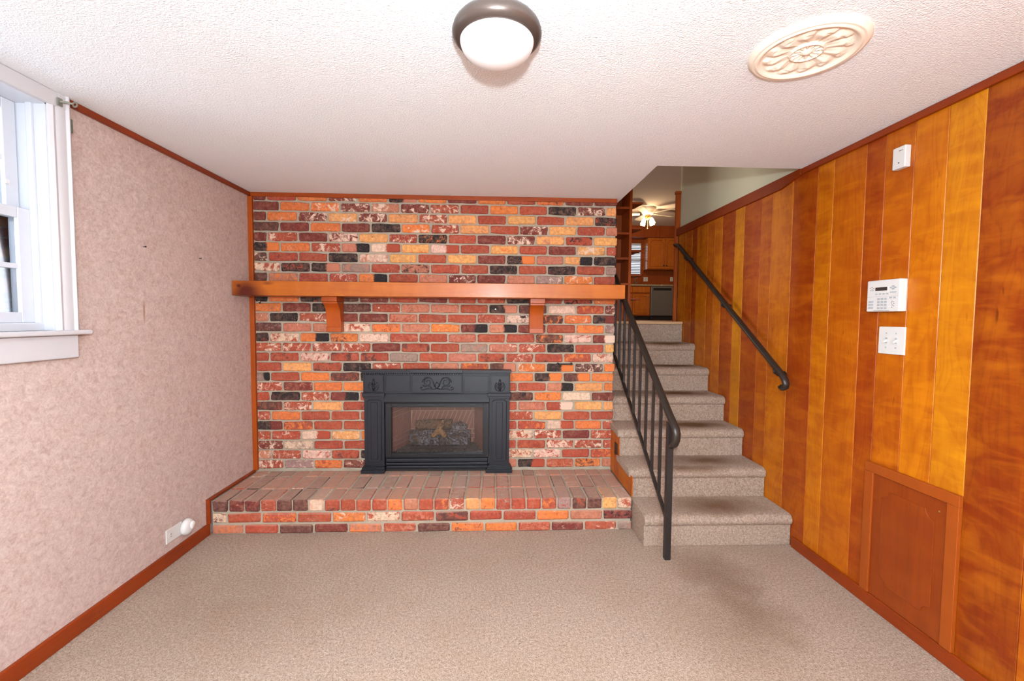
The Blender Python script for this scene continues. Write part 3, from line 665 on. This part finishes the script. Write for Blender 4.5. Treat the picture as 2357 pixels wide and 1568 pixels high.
# ember bed, grate, logs
m = MB(); er = random.Random(3)
for i in range(3600):
    x = er.uniform(.935,1.57); y = er.uniform(.008,.25); s = er.uniform(.003,.006); z = FZ0+.6*s+er.uniform(0,.003)
    if not (.934+.346*y < x < 1.571-.327*y): continue
    m.add([(x-s,y,z),(x,y-s,z),(x+s,y,z),(x,y+s,z),(x,y,z+s),(x,y,z-s)], [(0,1,4),(1,2,4),(2,3,4),(3,0,4),(1,0,5),(2,1,5),(3,2,5),(0,3,5)])
tag(m.build('ember_bed', M_EMBER), 'loose grey ember granules on the fireplace floor', 'embers', kind='stuff')
g0 = at(945,1040,'y',.03).x; g1 = at(1073,1040,'y',.03).x
gr = thing('log_grate', ((g0+g1)/2, .06, FZ0), 'black iron log grate with four upright prongs inside the fireplace', 'grate')
box('front_bar', M_DARK, (g0, g1, .020, .030, .343, .358), gr); box('rear_bar', M_DARK, (g0+.01, g1-.01, .185, .195, .338, .346), gr); box('burner_bar', M_DARK, (g0, g1, .050, .065, .330, .339), gr, .003)
for px in (956, 991, 1025, 1060):
    x = at(px,1035,'y',.03).x; MB().box(x-.006,x+.006,.020,.030,.317,.392).box(x-.0045,x+.0045,.026,.195,.338,.346).build('prong', M_DARK, gr)
def log(pts, rs, mat, label, seed, branch=None):
    r = random.Random(seed); m = MB()
    def tb(pts, rs):
        P_ = []; Rr = []
        for i in range(len(pts)-1):
            for k in range(4):
                f = k/4; a, b = Vector(pts[i]), Vector(pts[i+1]); P_.append(a.lerp(b, f)); Rr.append(rs[i]*(1-f)+rs[i+1]*f)
        P_.append(Vector(pts[-1])); Rr.append(rs[-1]); n0 = len(m.v); m.tube(P_, [q*r.uniform(.96,1.04) for q in Rr], 12)
        m.v[n0:] = [tuple(c+r.uniform(-.0015,.0015) for c in v) for v in m.v[n0:]]
    tb(pts, rs)
    if branch: tb(*branch)
    return tag(m.build('fire_log', mat, smooth=True), label, 'log', 'gas logs in the fireplace')
log([(1.03,.167,.391),(1.25,.168,.393),(1.47,.167,.391)], [.046,.048,.046], M_LOGA, 'thick dark ceramic log lying across the back of the grate', 1)
log([(1.045,.076,.379),(1.14,.078,.385),(1.252,.076,.379)], [.034,.040,.034], M_LOGA, 'charred ceramic log with ashy grey bark at the left front of the grate', 2)
log([(1.260,.076,.379),(1.37,.079,.386),(1.455,.078,.383)], [.034,.041,.038], M_LOGA, 'charred ceramic log with a brown cut end at the right front of the grate', 3)
log([(1.065,.184,.471),(1.20,.186,.475),(1.330,.185,.475)], [.033,.036,.035], M_LOGB, 'long brown ceramic log resting on top of the back log', 4)
log([(1.345,.119,.455),(1.39,.121,.467),(1.440,.120,.456)], [.033,.043,.032], M_LOGA, 'short ash-grey ceramic log piled on the right of the stack', 5)
fl, fr_, ft, fj = at(995,1010,'y',.043).x, at(1025,1010,'y',.044).x, at(1020,968,'y',.150).x, at(1011,986,'y',.085).x
log([(fl,.042,.419),(fj,.085,.458),(ft,.150,.506)], [.014,.022,.011], M_LOGC, 'tan forked ceramic log leaning on the front of the stack', 6, ([(fj,.085,.456),((fj+fr_)/2+.004,.062,.440),(fr_,.043,.415)], [.020,.019,.013]))

# ------------------------------------------------------------------ ceiling fixtures
cl_ = thing('ceiling_light', (1.642, -1.772, H), 'flush ceiling light with a dark bronze rim and a white opal glass dome', 'ceiling light')
MB().lathe([(.100,H),(.112,H-.004),(.121,H-.016),(.125,H-.030),(.122,H-.040),(.113,H-.049),(.104,H-.052)], (1.642,-1.772,0), 64).build('rim', M_BRONZE, cl_, smooth=True)
pr = [(.104,H-.046)]+[(.103*math.cos(a*math.pi/2/14), H-.050-.058*math.sin(a*math.pi/2/14)) for a in range(0,14)]+[(.0012,H-.108)]
MB().lathe(pr, (1.642,-1.772,0), 64).build('glass_dome', M_OPAL, cl_, smooth=True)
mx, my, mr = 2.580, -1.703, .158; nA, nR = 144, 46; vs, fs = [], []
def relief(f, a):
    if f > .985: return .004
    if f > .90: return .004+.012*math.sin((1-(f-.90)/.085)*math.pi/2)
    if f > .78: return .016-.0025*math.cos((f-.78)/.12*math.pi*2)
    if f > .72: return .010
    if f > .30:
        u = (f-.30)/.42; lobes = abs(math.cos(a*6+.7*math.sin(u*3))); tip = max(0, 1-abs(u-.62)/.5)
        vein = .5+.5*math.cos(a*24+u*5)
        return .006+.0085*(lobes**.6)*tip+.0022*vein*lobes+(.003 if u > .75 and math.cos(a*12) > .2 else 0)
    if f > .26: return .013
    if f > .10: return .008+.003*math.cos(a*12)*(1 if f > .15 else .3)
    return .010+.006*math.cos(f/.10*math.pi/2)
for i in range(nR+1):
    f = 1-i/nR*.995
    for k in range(nA):
        a = 2*math.pi*k/nA; vs.append((mx+mr*f*math.cos(a), my+mr*f*math.sin(a), H-relief(f,a)))
for i in range(nR):
    for k in range(nA): fs.append((i*nA+k, i*nA+(k+1)%nA, (i+1)*nA+(k+1)%nA, (i+1)*nA+k))
n0 = len(vs); vs += [(mx+mr*math.cos(2*math.pi*k/nA), my+mr*math.sin(2*math.pi*k/nA), H+.002) for k in range(nA)]
fs += [(k,(k+1)%nA,n0+(k+1)%nA,n0+k) for k in range(nA)]+[tuple(range(nR*nA,(nR+1)*nA))]
tag(MB().add(vs, fs).build('ceiling_medallion', M_CREAM, smooth=True), 'round cream plaster ceiling medallion with acanthus leaf relief', 'ceiling medallion')

# ------------------------------------------------------------------ right wall fittings
kp = thing('alarm_keypad', (R, -1.24, 1.30), 'white alarm keypad with small screen and rows of buttons on the wood wall', 'keypad')
ky0, ky1, kz0, kz1, kx = -1.321, -1.163, 1.299, 1.433, R-.034
box('housing', M_PLASTIC, (kx, R, ky0, ky1, kz0, kz1), kp, .005)
ku = lambda u: ky1-(ky1-ky0)*u; kv = lambda v: kz1-(kz1-kz0)*v
def kbox(name, u0, u1, v0, v1, mat, th=.0015, bev=.0005): return box(name, mat, (kx-th, kx+.002, ku(u1), ku(u0), kv(v1), kv(v0)), kp, bev)
kbox('screen', .28, .64, .23, .34, M_LCD); kbox('screen_surround', .24, .68, .19, .38, M_PLASTIC, .0008)
kbox('cover_seam', .03, .97, .52, .527, M_GREYB, .0006, 0); kbox('cover_lip', .27, .72, .955, .97, M_GREYB, .003, 0)
for i in range(4): kbox('button', .29+.11*i, .36+.11*i, .42, .465, M_GREYB, .002)
for r2 in range(4):
    for c2 in range(3): kbox('button', .36+.105*c2, .435+.105*c2, .57+.095*r2, .63+.095*r2, M_GREYB, .002)
for r2 in range(3):
    for c2 in range(2): kbox('button', .08+.09*c2, .155+.09*c2, .65+.095*r2, .71+.095*r2, M_GREYB, .002)
for (u, v) in ((.72,.55),(.84,.55),(.78,.20),(.78,.28),(.72,.24),(.84,.24)): kbox('button', u, u+.075, v, v+.045, M_GREYB, .002)
for (u, v) in ((.10,.24),(.15,.21),(.20,.24),(.15,.28),(.11,.31),(.19,.31),(.78,.68),(.83,.70),(.77,.73),(.84,.75),(.79,.79),(.83,.82),(.78,.86)): kbox('speaker_slot', u, u+.028, v, v+.016, M_DARK, .0006, 0)
kbox('name_strip', .72, .92, .385, .42, M_GREYB, .0008, 0)
sp_ = thing('switch_plate', (R, -1.264, 1.12), 'white double light switch plate below the alarm keypad', 'light switch')
box('plate', M_PLASTIC, (R-.007, R, -1.326, -1.203, 1.120, 1.236), sp_, .003)
for y in (-1.242, -1.287):
    box('toggle_slot', M_GREYB, (R-.0078, R-.005, y-.005, y+.005, 1.166, 1.190), sp_)
    MB().prism([(R-.006,1.172),(R-.006,1.184),(R-.020,1.176),(R-.021,1.168)], 'y', y-.004, y+.004).build('toggle', M_PLASTIC, sp_, .001)
    for z in (1.148, 1.208): MB().lathe([(.0035,-.0085),(.0035,-.006)], (R,y,z), 10, 'x').build('screw', M_GREYB, sp_)
ds = thing('wall_sensor', (R, -1.275, 1.88), 'small plain white sensor box high on the wood wall', 'sensor')
box('housing', M_PLASTIC, (R-.026, R, -1.305, -1.247, 1.881, 1.969), ds, .004)
for i in range(3): box('slot', M_DARK, (R-.0266, R-.025, -1.292+.006*i, -1.289+.006*i, 1.950, 1.953), ds)
box('indicator', M_DARK, (R-.0266, R-.025, -1.280, -1.275, 1.902, 1.906), ds)
# access door low on the wall
ad = thing('access_door', (R, -1.365, .06), 'small wooden access door with a routed panel outline, low on the plank wall', 'access door')
ay0, ay1, az0, az1, fw_ = -1.5765, -1.176, .062, .640, .042
for y0, y1, z0, z1 in ((ay0,ay0+fw_,az0,az1-fw_),(ay1-fw_,ay1,az0,az1-fw_),(ay0,ay1,az1-fw_,az1)):
    box('frame_rail', M_FRAMEW, (R-.016, R, y0, y1, z0, z1), ad, .002)
pn = box('panel', M_DOORW, (R-.009, R, ay0+fw_, ay1-fw_, az0, az1-fw_), ad)
a, b, z0, z1, c_ = ay0+fw_+.045, ay1-fw_-.045, az0+.075, az1-fw_-.055, .035
lp = []
for (cx_, cz_, s0) in ((a,z0,90),(a,z1,0),(b,z1,-90),(b,z0,180)):
    for i in range(6):
        an = math.radians(s0-90*i/5); lp.append((cx_+c_*math.cos(an)*1.0, cz_+c_*math.sin(an)) )
lp2 = []
for (cx_, cz_, a0, a1) in ((a,z0,0,90),(a,z1,-90,0),(b,z1,180,270),(b,z0,90,180)):
    for i in range(6):
        an = math.radians(a0+(a1-a0)*i/5); lp2.append((cx_+c_*math.cos(an), cz_+c_*math.sin(an)))
raised = MB().prism([(y, z) for y, z in lp2], 'x', R-.0125, R-.008).build('raised_panel', M_DOORW, pn, .0015)
MB().lathe([(.004,-.0015),(.004,0)], (R-.009, ay0+fw_+.030, az1-fw_-.045), 10, 'x').build('catch_screw', M_BRASS, pn)

# ------------------------------------------------------------------ left wall fittings
ot = thing('wall_outlet', (0, -.77, .108), 'white duplex outlet plate above the left baseboard', 'outlet')
box('plate', M_PLASTIC, (0, .006, -.826, -.716, .110, .180), ot, .002)
MB().lathe([(.016,0.0075),(.016,.004)], (0,-.797,.145), 20, 'x').build('receptacle', M_PLASTIC, ot)
for dz in (-.006, .006): box('slot', M_DARK, (.0072, .0079, -.801, -.793, .145+dz-.0012, .145+dz+.0012), ot)
nl = thing('night_light', (.006, -.697, .14), 'round white plug-in night light in the outlet', 'night light')
MB().lathe([(.038,.0062),(.043,.012),(.043,.020),(.038,.030),(.026,.037),(.010,.040),(.001,.0405)], (0,-.694,.140), 32, 'x').build('body', M_PLASTIC, nl, smooth=True)
MB().lathe([(.022,.030),(.022,.0385),(.018,.0415),(.001,.043)], (0,-.684,.144), 24, 'x').build('lens', M_OPAL, nl, smooth=True)
hb = thing('curtain_bracket', (.027, -1.30, 2.045), 'small metal curtain rod bracket on the window casing', 'bracket')
box('plate', M_NICKEL, (.024, .030, -1.316, -1.298, 2.030, 2.058), hb, .001)
MB().tube([(.028,-1.306,2.046),(.045,-1.295,2.048),(.056,-1.286,2.047)], .004, 8).build('arm', M_NICKEL, hb)
m = MB().tube([(.060+.008*math.cos(i*math.pi/6),-1.283,2.047+.008*math.sin(i*math.pi/6)) for i in range(13)], .003, 6); m.build('ring', M_NICKEL, hb)
tag(box('shade_clip', M_GREENTAPE, (.0, .020, -1.2605, -1.250, 1.955, 2.005), None, .002), 'narrow green-grey metal clip on the outer edge of the window casing', 'clip')
for px, py, lb in ((330,568,'small dark nail in the wallpaper above a faint brown drip mark'),(458,595,'small dark nail in the wallpaper between the drip mark and the brick wall')):
    p = at(px, py, 'x', 0)
    tag(MB().lathe([(.0015,0),(.0015,.010),(.004,.0105),(.004,.012)], (0,p.y,p.z), 8, 'x').build('nail', M_DARK), lb, 'nail', 'nails in the wallpaper')

# ------------------------------------------------------------------ upper level
struct(MB().prism([(-1.5,.115),(W-.12,.115),(W-.12,.865),(R+.1,.865),(R+.1,.98),(8,.98),(8,KY+.1),(-1.5,KY+.1)], 'z', UF-.15, UF).build('floor_upper', M_KFLOOR))
struct(box('ceiling_upper', M_KCEIL, (-1.6, 8.1, -.9, KY+.2, UC, UC+.1)))
struct(box('wall_upper_right', M_GREEN, (R+.025, R+.12, -.75, .985, H-.002, UC)))
struct(box('wall_upper_front', M_UPWALL, (2.40, R+.12, -.80, -.70, H+.12, UC)))
struct(box('wall_upper_side', M_UPWALL, (2.40, 2.503, -.70, .10, H+.12, UC)))
struct(box('wall_upper_back', M_UPWALL, (-1.6, 2.503, .101, .20, H+.125, UC)))
struct(MB().box(-1.6,-1.5,.115,1.8,UF,UC).box(-1.6,-1.5,4.2,KY,UF,UC).box(-1.6,-1.5,1.8,4.2,UF,1.80).box(-1.6,-1.5,1.8,4.2,3.30,UC).build('wall_kitchen_left', M_UPWALL))
wu = struct(thing('window_added_upper', (-1.55, 3.0, 1.8), None, None)); c = MB()  # made-up unseen window, an opening for the added stair fill light
for y in (1.8, 2.97, 4.14): c.box(-1.58,-1.52,y,y+.06,1.80,3.30)
for z in (1.80, 3.24): c.box(-1.585,-1.515,1.8,4.2,z,z+.06)
c.build('frame', M_WHITE, wu)
struct(box('wall_kitchen_right', M_UPWALL, (8, 8.1, .98, KY, UF, UC)))
struct(box('wall_kitchen_front', M_UPWALL, (R+.12, 8, .90, .98, UF, UC)))
struct(box('trim_7', M_TRIMZ, (R-.020, R+.022, .966, .995, UF, 2.40), bevel=.003))
struct(box('trim_8', M_TRIMZ, (R-.025, R+.024, .960, 1.0, 2.40, 2.425), bevel=.003))
# kitchen far wall with its window
WK = {'x0': at(1436,560,'y',KY).x, 'x1': at(1481,560,'y',KY).x, 'z0': at(1470,633,'y',KY).z, 'z1': at(1470,560,'y',KY).z}
c = MB().box(-1.5,WK['x0'],KY,KY+.12,UF,UC).box(WK['x1'],8,KY,KY+.12,UF,UC).box(WK['x0'],WK['x1'],KY,KY+.12,UF,WK['z0']).box(WK['x0'],WK['x1'],KY,KY+.12,WK['z1'],UC)
struct(c.build('wall_kitchen_back', M_KDARK))
wk = struct(thing('window_3', ((WK['x0']+WK['x1'])/2, KY, WK['z0']), None, None))
mx0, mx1 = at(1475,600,'y',KY).x, at(1481,600,'y',KY).x
box('mullion', M_KDARK, (mx0, mx1, KY-.03, KY+.06, WK['z0'], WK['z1']), wk, .004)
box('sill', M_CASING, (WK['x0']-.03, mx0, KY-.05, KY+.02, WK['z0']-.04, WK['z0']), wk, .004)
zm = at(1470,598,'y',KY).z
box('meeting_rail', M_WHITE, (WK['x0'], mx0, KY+.05, KY+.08, zm-.02, zm+.02), wk)
for xa, xb in ((WK['x0'],mx0),):
    box('pane', M_GLASS, (xa, xb, KY+.062, KY+.066, WK['z0'], WK['z1']), wk)
    bl_ = thing('window_blind', ((xa+xb)/2, KY+.03, WK['z1']), 'white slatted blind lowered in the kitchen window', 'window blind')
    m = MB(); z = WK['z0']+.02
    while z < WK['z1']-.05:
        m.add([(xa+.01,KY+.015,z+.014),(xb-.01,KY+.015,z+.014),(xb-.01,KY+.045,z-.006),(xa+.01,KY+.045,z-.006),(xa+.01,KY+.015,z+.017),(xb-.01,KY+.015,z+.017),(xb-.01,KY+.045,z-.003),(xa+.01,KY+.045,z-.003)], [(0,3,2,1),(4,5,6,7),(0,1,5,4),(1,2,6,5),(2,3,7,6),(3,0,4,7)]); z += .042
    m.build('slats', M_WHITE, bl_)['kind'] = 'stuff'
    box('head_rail', M_WHITE, (xa+.005, xb-.005, KY+.01, KY+.05, WK['z1']-.045, WK['z1']-.002), bl_)
# cabinets
UY, BY = KY-.33, KY-.61
cx0, cx1 = at(1490,600,'y',UY).x, at(1575,600,'y',UY).x; cz0, cz1 = at(1520,620,'y',UY).z, at(1520,548,'y',UY).z; cm = at(1530,600,'y',UY).x
struct(box('wall_soffit', M_KDARK, (at(1440,540,'y',UY).x, 7.9, UY+.01, KY, cz1+.015, UC)))
uc = thing('upper_cabinet', ((cx0+cx1)/2, KY-.16, cz0), 'oak wall cabinet with two arched doors above the kitchen counter', 'cabinet')
box('body', M_KITCH, (cx0+.004, cx1, UY, KY-.02, cz0, cz1), uc); box('side_panel', M_GLOSSW, (cx0, cx0+.004, UY, KY-.02, cz0, cz1), uc)
def arch_door(x0, x1, z0, z1, y, par, arch=True):
    d = box('door', M_KITCH, (x0, x1, y-.02, y, z0, z1), par, .003); a, b, c3, d3 = x0+.045, x1-.045, z0+.045, z1-.045
    pts = [(a,c3),(b,c3),(b,d3-.07)]+([(b-.02,d3-.06),(b-.05,d3-.01),(b-.09,d3),(a+.09,d3),(a+.05,d3-.01),(a+.02,d3-.06)] if arch else [(b,d3),(a,d3)])+[(a,d3-.07)]
    m = MB(); L = pts+[pts[0]]
    for i in range(len(pts)): m.tube([(L[i][0],y-.02,L[i][1]),(L[i+1][0],y-.02,L[i+1][1])], .006, 5)
    m.build('panel_groove', M_KDARK, d); return d
for x0, x1, kx_ in ((cx0+.015,cm-.004,cm-.035),(cm+.004,cx1-.015,cm+.035)):
    d = arch_door(x0, x1, cz0+.02, cz1-.02, UY, uc)
    MB().lathe([(.014,-.045),(.018,-.035),(.008,-.02)], (kx_,UY,cz0+.09), 12, 'y').build('knob', M_DARK, d)
ctz = at(1520,655,'y',BY).z
tag(box('countertop', M_GRANITE, (2.2, 7.9, BY-.03, KY, ctz-.045, ctz), None, .005), 'speckled granite kitchen counter running under the window', 'countertop')
dx0, dx1 = at(1497,700,'y',BY).x, at(1549,700,'y',BY).x
bc = thing('base_cabinet', (dx0-.4, KY-.3, UF), 'dark wood base cabinet with a drawer and door, beside the dishwasher and under the sink', 'cabinet')
box('body', M_KDARK, (dx0-.95, dx0-.005, BY, KY-.02, UF+.10, ctz-.046), bc); box('toe_kick', M_DARK, (dx0-.95, dx0-.005, BY+.07, KY-.02, UF, UF+.10), bc)
bx0 = at(1456,700,'y',BY).x
for xa, xb in ((bx0-.42,bx0-.01),(bx0,dx0-.025)):
    box('drawer', M_KITCH, (xa, xb, BY-.02, BY, ctz-.21, ctz-.07), bc, .004)
    d = arch_door(xa, xb, UF+.13, ctz-.25, BY, bc, False)
    MB().lathe([(.014,-.045),(.018,-.035),(.008,-.02)], (xb-.06,BY,ctz-.31), 12, 'y').build('knob', M_NICKEL, d)
dw = thing('dishwasher', ((dx0+dx1)/2, KY-.3, UF), 'stainless steel dishwasher with a black handle recess under the granite counter', 'dishwasher')
box('body', M_DARK, (dx0, dx1, BY+.02, KY-.02, UF+.001, ctz-.047), dw); box('door', M_STEEL, (dx0+.004, dx1-.004, BY-.025, BY+.02, UF+.11, ctz-.052), dw, .006)
box('handle_recess', M_DARK, (dx0+.06, dx1-.06, BY-.030, BY-.02, ctz-.15, ctz-.09), dw, .003)
box('badge', M_NICKEL, (dx1-.09, dx1-.06, BY-.028, BY-.024, UF+.18, UF+.20), dw)
rc = thing('base_cabinet', (dx1+.3, KY-.3, UF), 'dark wood base cabinet on the far side of the dishwasher, by the door post', 'cabinet')
box('body', M_KDARK, (dx1+.005, dx1+.6, BY, KY-.02, UF+.10, ctz-.046), rc); box('toe_kick', M_DARK, (dx1+.005, dx1+.6, BY+.07, KY-.02, UF, UF+.10), rc)
box('drawer', M_KITCH, (dx1+.03, dx1+.57, BY-.02, BY, ctz-.21, ctz-.07), rc, .004); arch_door(dx1+.03, dx1+.57, UF+.13, ctz-.25, BY, rc, False)
for px, hw, lab in ((1486,.058,'wide white outlet plate on the kitchen backsplash near the window'),(1545.5,.036,'narrow white outlet plate on the kitchen backsplash under the cabinet')):
    p = at(px, 643, 'y', KY); oo = thing('wall_outlet', (p.x, KY, p.z), lab, 'outlet')
    box('plate', M_PLASTIC, (p.x-hw, p.x+hw, KY-.008, KY, p.z-.058, p.z+.058), oo, .002)
    for dz in (-.022,.022): box('receptacle', M_GREYB, (p.x-.014, p.x+.014, KY-.010, KY-.007, p.z+dz-.014, p.z+dz+.014), oo)
fx = at(1462,650,'y',KY-.2).x
fa = thing('faucet', (fx, KY-.2, ctz), 'chrome kitchen faucet on the granite counter under the window', 'faucet')
MB().tube([(fx,KY-.2,ctz),(fx,KY-.2,ctz+.16),(fx,KY-.24,ctz+.21),(fx,KY-.32,ctz+.21),(fx,KY-.36,ctz+.17)], .012, 8).build('spout', M_NICKEL, fa, smooth=True)
MB().lathe([(.03,ctz),(.028,ctz+.02),(.016,ctz+.04)], (fx,KY-.2,0), 16).build('base', M_NICKEL, fa); MB().tube([(fx+.01,KY-.2,ctz+.05),(fx+.07,KY-.2,ctz+.09)], .008, 6).build('lever', M_NICKEL, fa)
# ceiling fan
FYk = 6.5; fc = at(1491,500,'y',FYk); fxx = fc.x
fan = thing('ceiling_fan', (fxx, FYk, UC), 'white hugger ceiling fan with brass fittings and lit tulip glass shades in the kitchen', 'ceiling fan')
MB().lathe([(.16,UC),(.17,UC-.03),(.15,UC-.05),(.13,UC-.10),(.10,UC-.14),(.05,UC-.16)], (fxx,FYk,0), 32).build('motor_housing', M_CREAM, fan, smooth=True)
zb = UC-.13
for i in range(5):
    a = i*2*math.pi/5+.35; ca, sa = math.cos(a), math.sin(a); q = []
    for rr, hw in ((.17,.05),(.30,.065),(.58,.075),(.64,.055)): q.append((rr,hw))
    outl = [(r0,-h0) for r0, h0 in q]+[(r0,h0) for r0, h0 in q[::-1]]
    vs = [(fxx+r0*ca-h0*sa, FYk+r0*sa+h0*ca, zb+h0*.18) for r0, h0 in outl]; n = len(vs); vs += [(x,y,z+.008) for x, y, z in vs]
    MB().add(vs, [tuple(range(n))[::-1], tuple(range(n,2*n))]+[(k,(k+1)%n,n+(k+1)%n,n+k) for k in range(n)]).build('blade', M_CREAM, fan)
MB().lathe([(.05,UC-.155),(.06,UC-.19),(.04,UC-.23),(.015,UC-.26)], (fxx,FYk,0), 20).build('light_hub', M_BRASS, fan, smooth=True)
for i in range(4):
    a = i*math.pi/2+.5; ca, sa = math.cos(a), math.sin(a)
    am = MB().tube([(fxx+.04*ca,FYk+.04*sa,UC-.20),(fxx+.08*ca,FYk+.08*sa,UC-.20),(fxx+.095*ca,FYk+.095*sa,UC-.225)], .010, 8).build('light_arm', M_BRASS, fan)
    pts = [(fxx+(.095+.05*f)*ca, FYk+(.095+.05*f)*sa, UC-.225-.13*f) for f in (0,.15,.4,.7,.9,1)]
    MB().tube(pts, [.018,.032,.044,.046,.050,.056], 14).build('glass_shade', M_LIT, fan, smooth=True)
MB().tube([(fxx,FYk,UC-.26),(fxx,FYk,UC-.44)], .004, 6).lathe([(.006,UC-.46),(.012,UC-.44),(.004,UC-.42)], (fxx,FYk,0), 8).build('pull_chain', M_BRASS, fan)
light('fan_lamp', 'POINT', (fxx, FYk, UC-.42), 20, (1.0, .72, .42), shadow_soft_size=.08)
# bookcase at the head of the stairs
BKY = .95
bx = lambda px: at(px, 560, 'y', BKY).x; bz = lambda py: at(1435, py, 'y', BKY).z
bk = thing('bookcase', (2.5, BKY+.12, UF), 'tall reddish wood open bookcase with rounded end shelves at the top of the stairs', 'bookcase')
xl, xr0, xr1 = 1.70, bx(1448), bx(1454)
box('side', M_TRIMZ, (xr0, xr1, BKY, BKY+.26, UF, 3.3), bk, .002); box('side', M_TRIMZ, (xl, xl+.02, BKY, BKY+.26, UF, 3.3), bk, .002)
box('divider', M_TRIMZ, (2.28, 2.30, BKY+.01, BKY+.25, UF+.1, 3.28), bk)
box('back', M_KDARK, (xl, xr1, BKY+.255, BKY+.27, UF, 3.3), bk)
for z in [bz(p) for p in (654,595,537,478)]+[2.50,2.74,2.98,3.28]: box('shelf', M_TRIMX, (xl+.02, xr0, BKY+.004, BKY+.255, z-.010, z+.010), bk, .001)
box('kick_panel', M_TRIMZ, (xl+.02, xr0, BKY+.01, BKY+.03, UF, bz(690)), bk)
for p in (689,635,579,528,470):
    z = at(1462, p, 'y', BKY+.05).z; poly = [(xr1, BKY+.01)]+[(xr1+.10*math.cos(a*math.pi/2/8)**.8*1.0, BKY+.01+.24*math.sin(a*math.pi/2/8)) for a in range(8)]+[(xr1, BKY+.25)]
    MB().prism(poly, 'z', z-.008, z+.008).build('end_shelf', M_TRIMX, bk, .002)

# ------------------------------------------------------------------ garden tree outside the side window
tr = thing('garden_tree', (-7.5, -1.2, -.5), 'leafy green tree standing outside the side window', 'tree')
MB().tube([(-7.5,-1.2,-.5),(-7.45,-1.2,1.2),(-7.5,-1.1,3.0)], [.16,.12,.06], 10).build('trunk', M_BARK, tr, smooth=True)
m = MB(); r = random.Random(5)
for i in range(1400):
    u = Vector((r.gauss(0,1), r.gauss(0,1), r.gauss(0,1))).normalized()*(r.random()**.4); p = Vector((-7.5,-1.2,3.0))+Vector((u.x*1.7,u.y*1.9,u.z*1.9))
    a = Vector((r.uniform(-1,1),r.uniform(-1,1),r.uniform(-1,1))).normalized()*.11; b = a.cross(Vector((r.uniform(-1,1),r.uniform(-1,1),1))).normalized()*.05
    m.add([p-a, p+b, p+a, p-b], [(0,1,2,3)])
m.build('foliage', M_LEAF, tr)['kind'] = 'stuff'
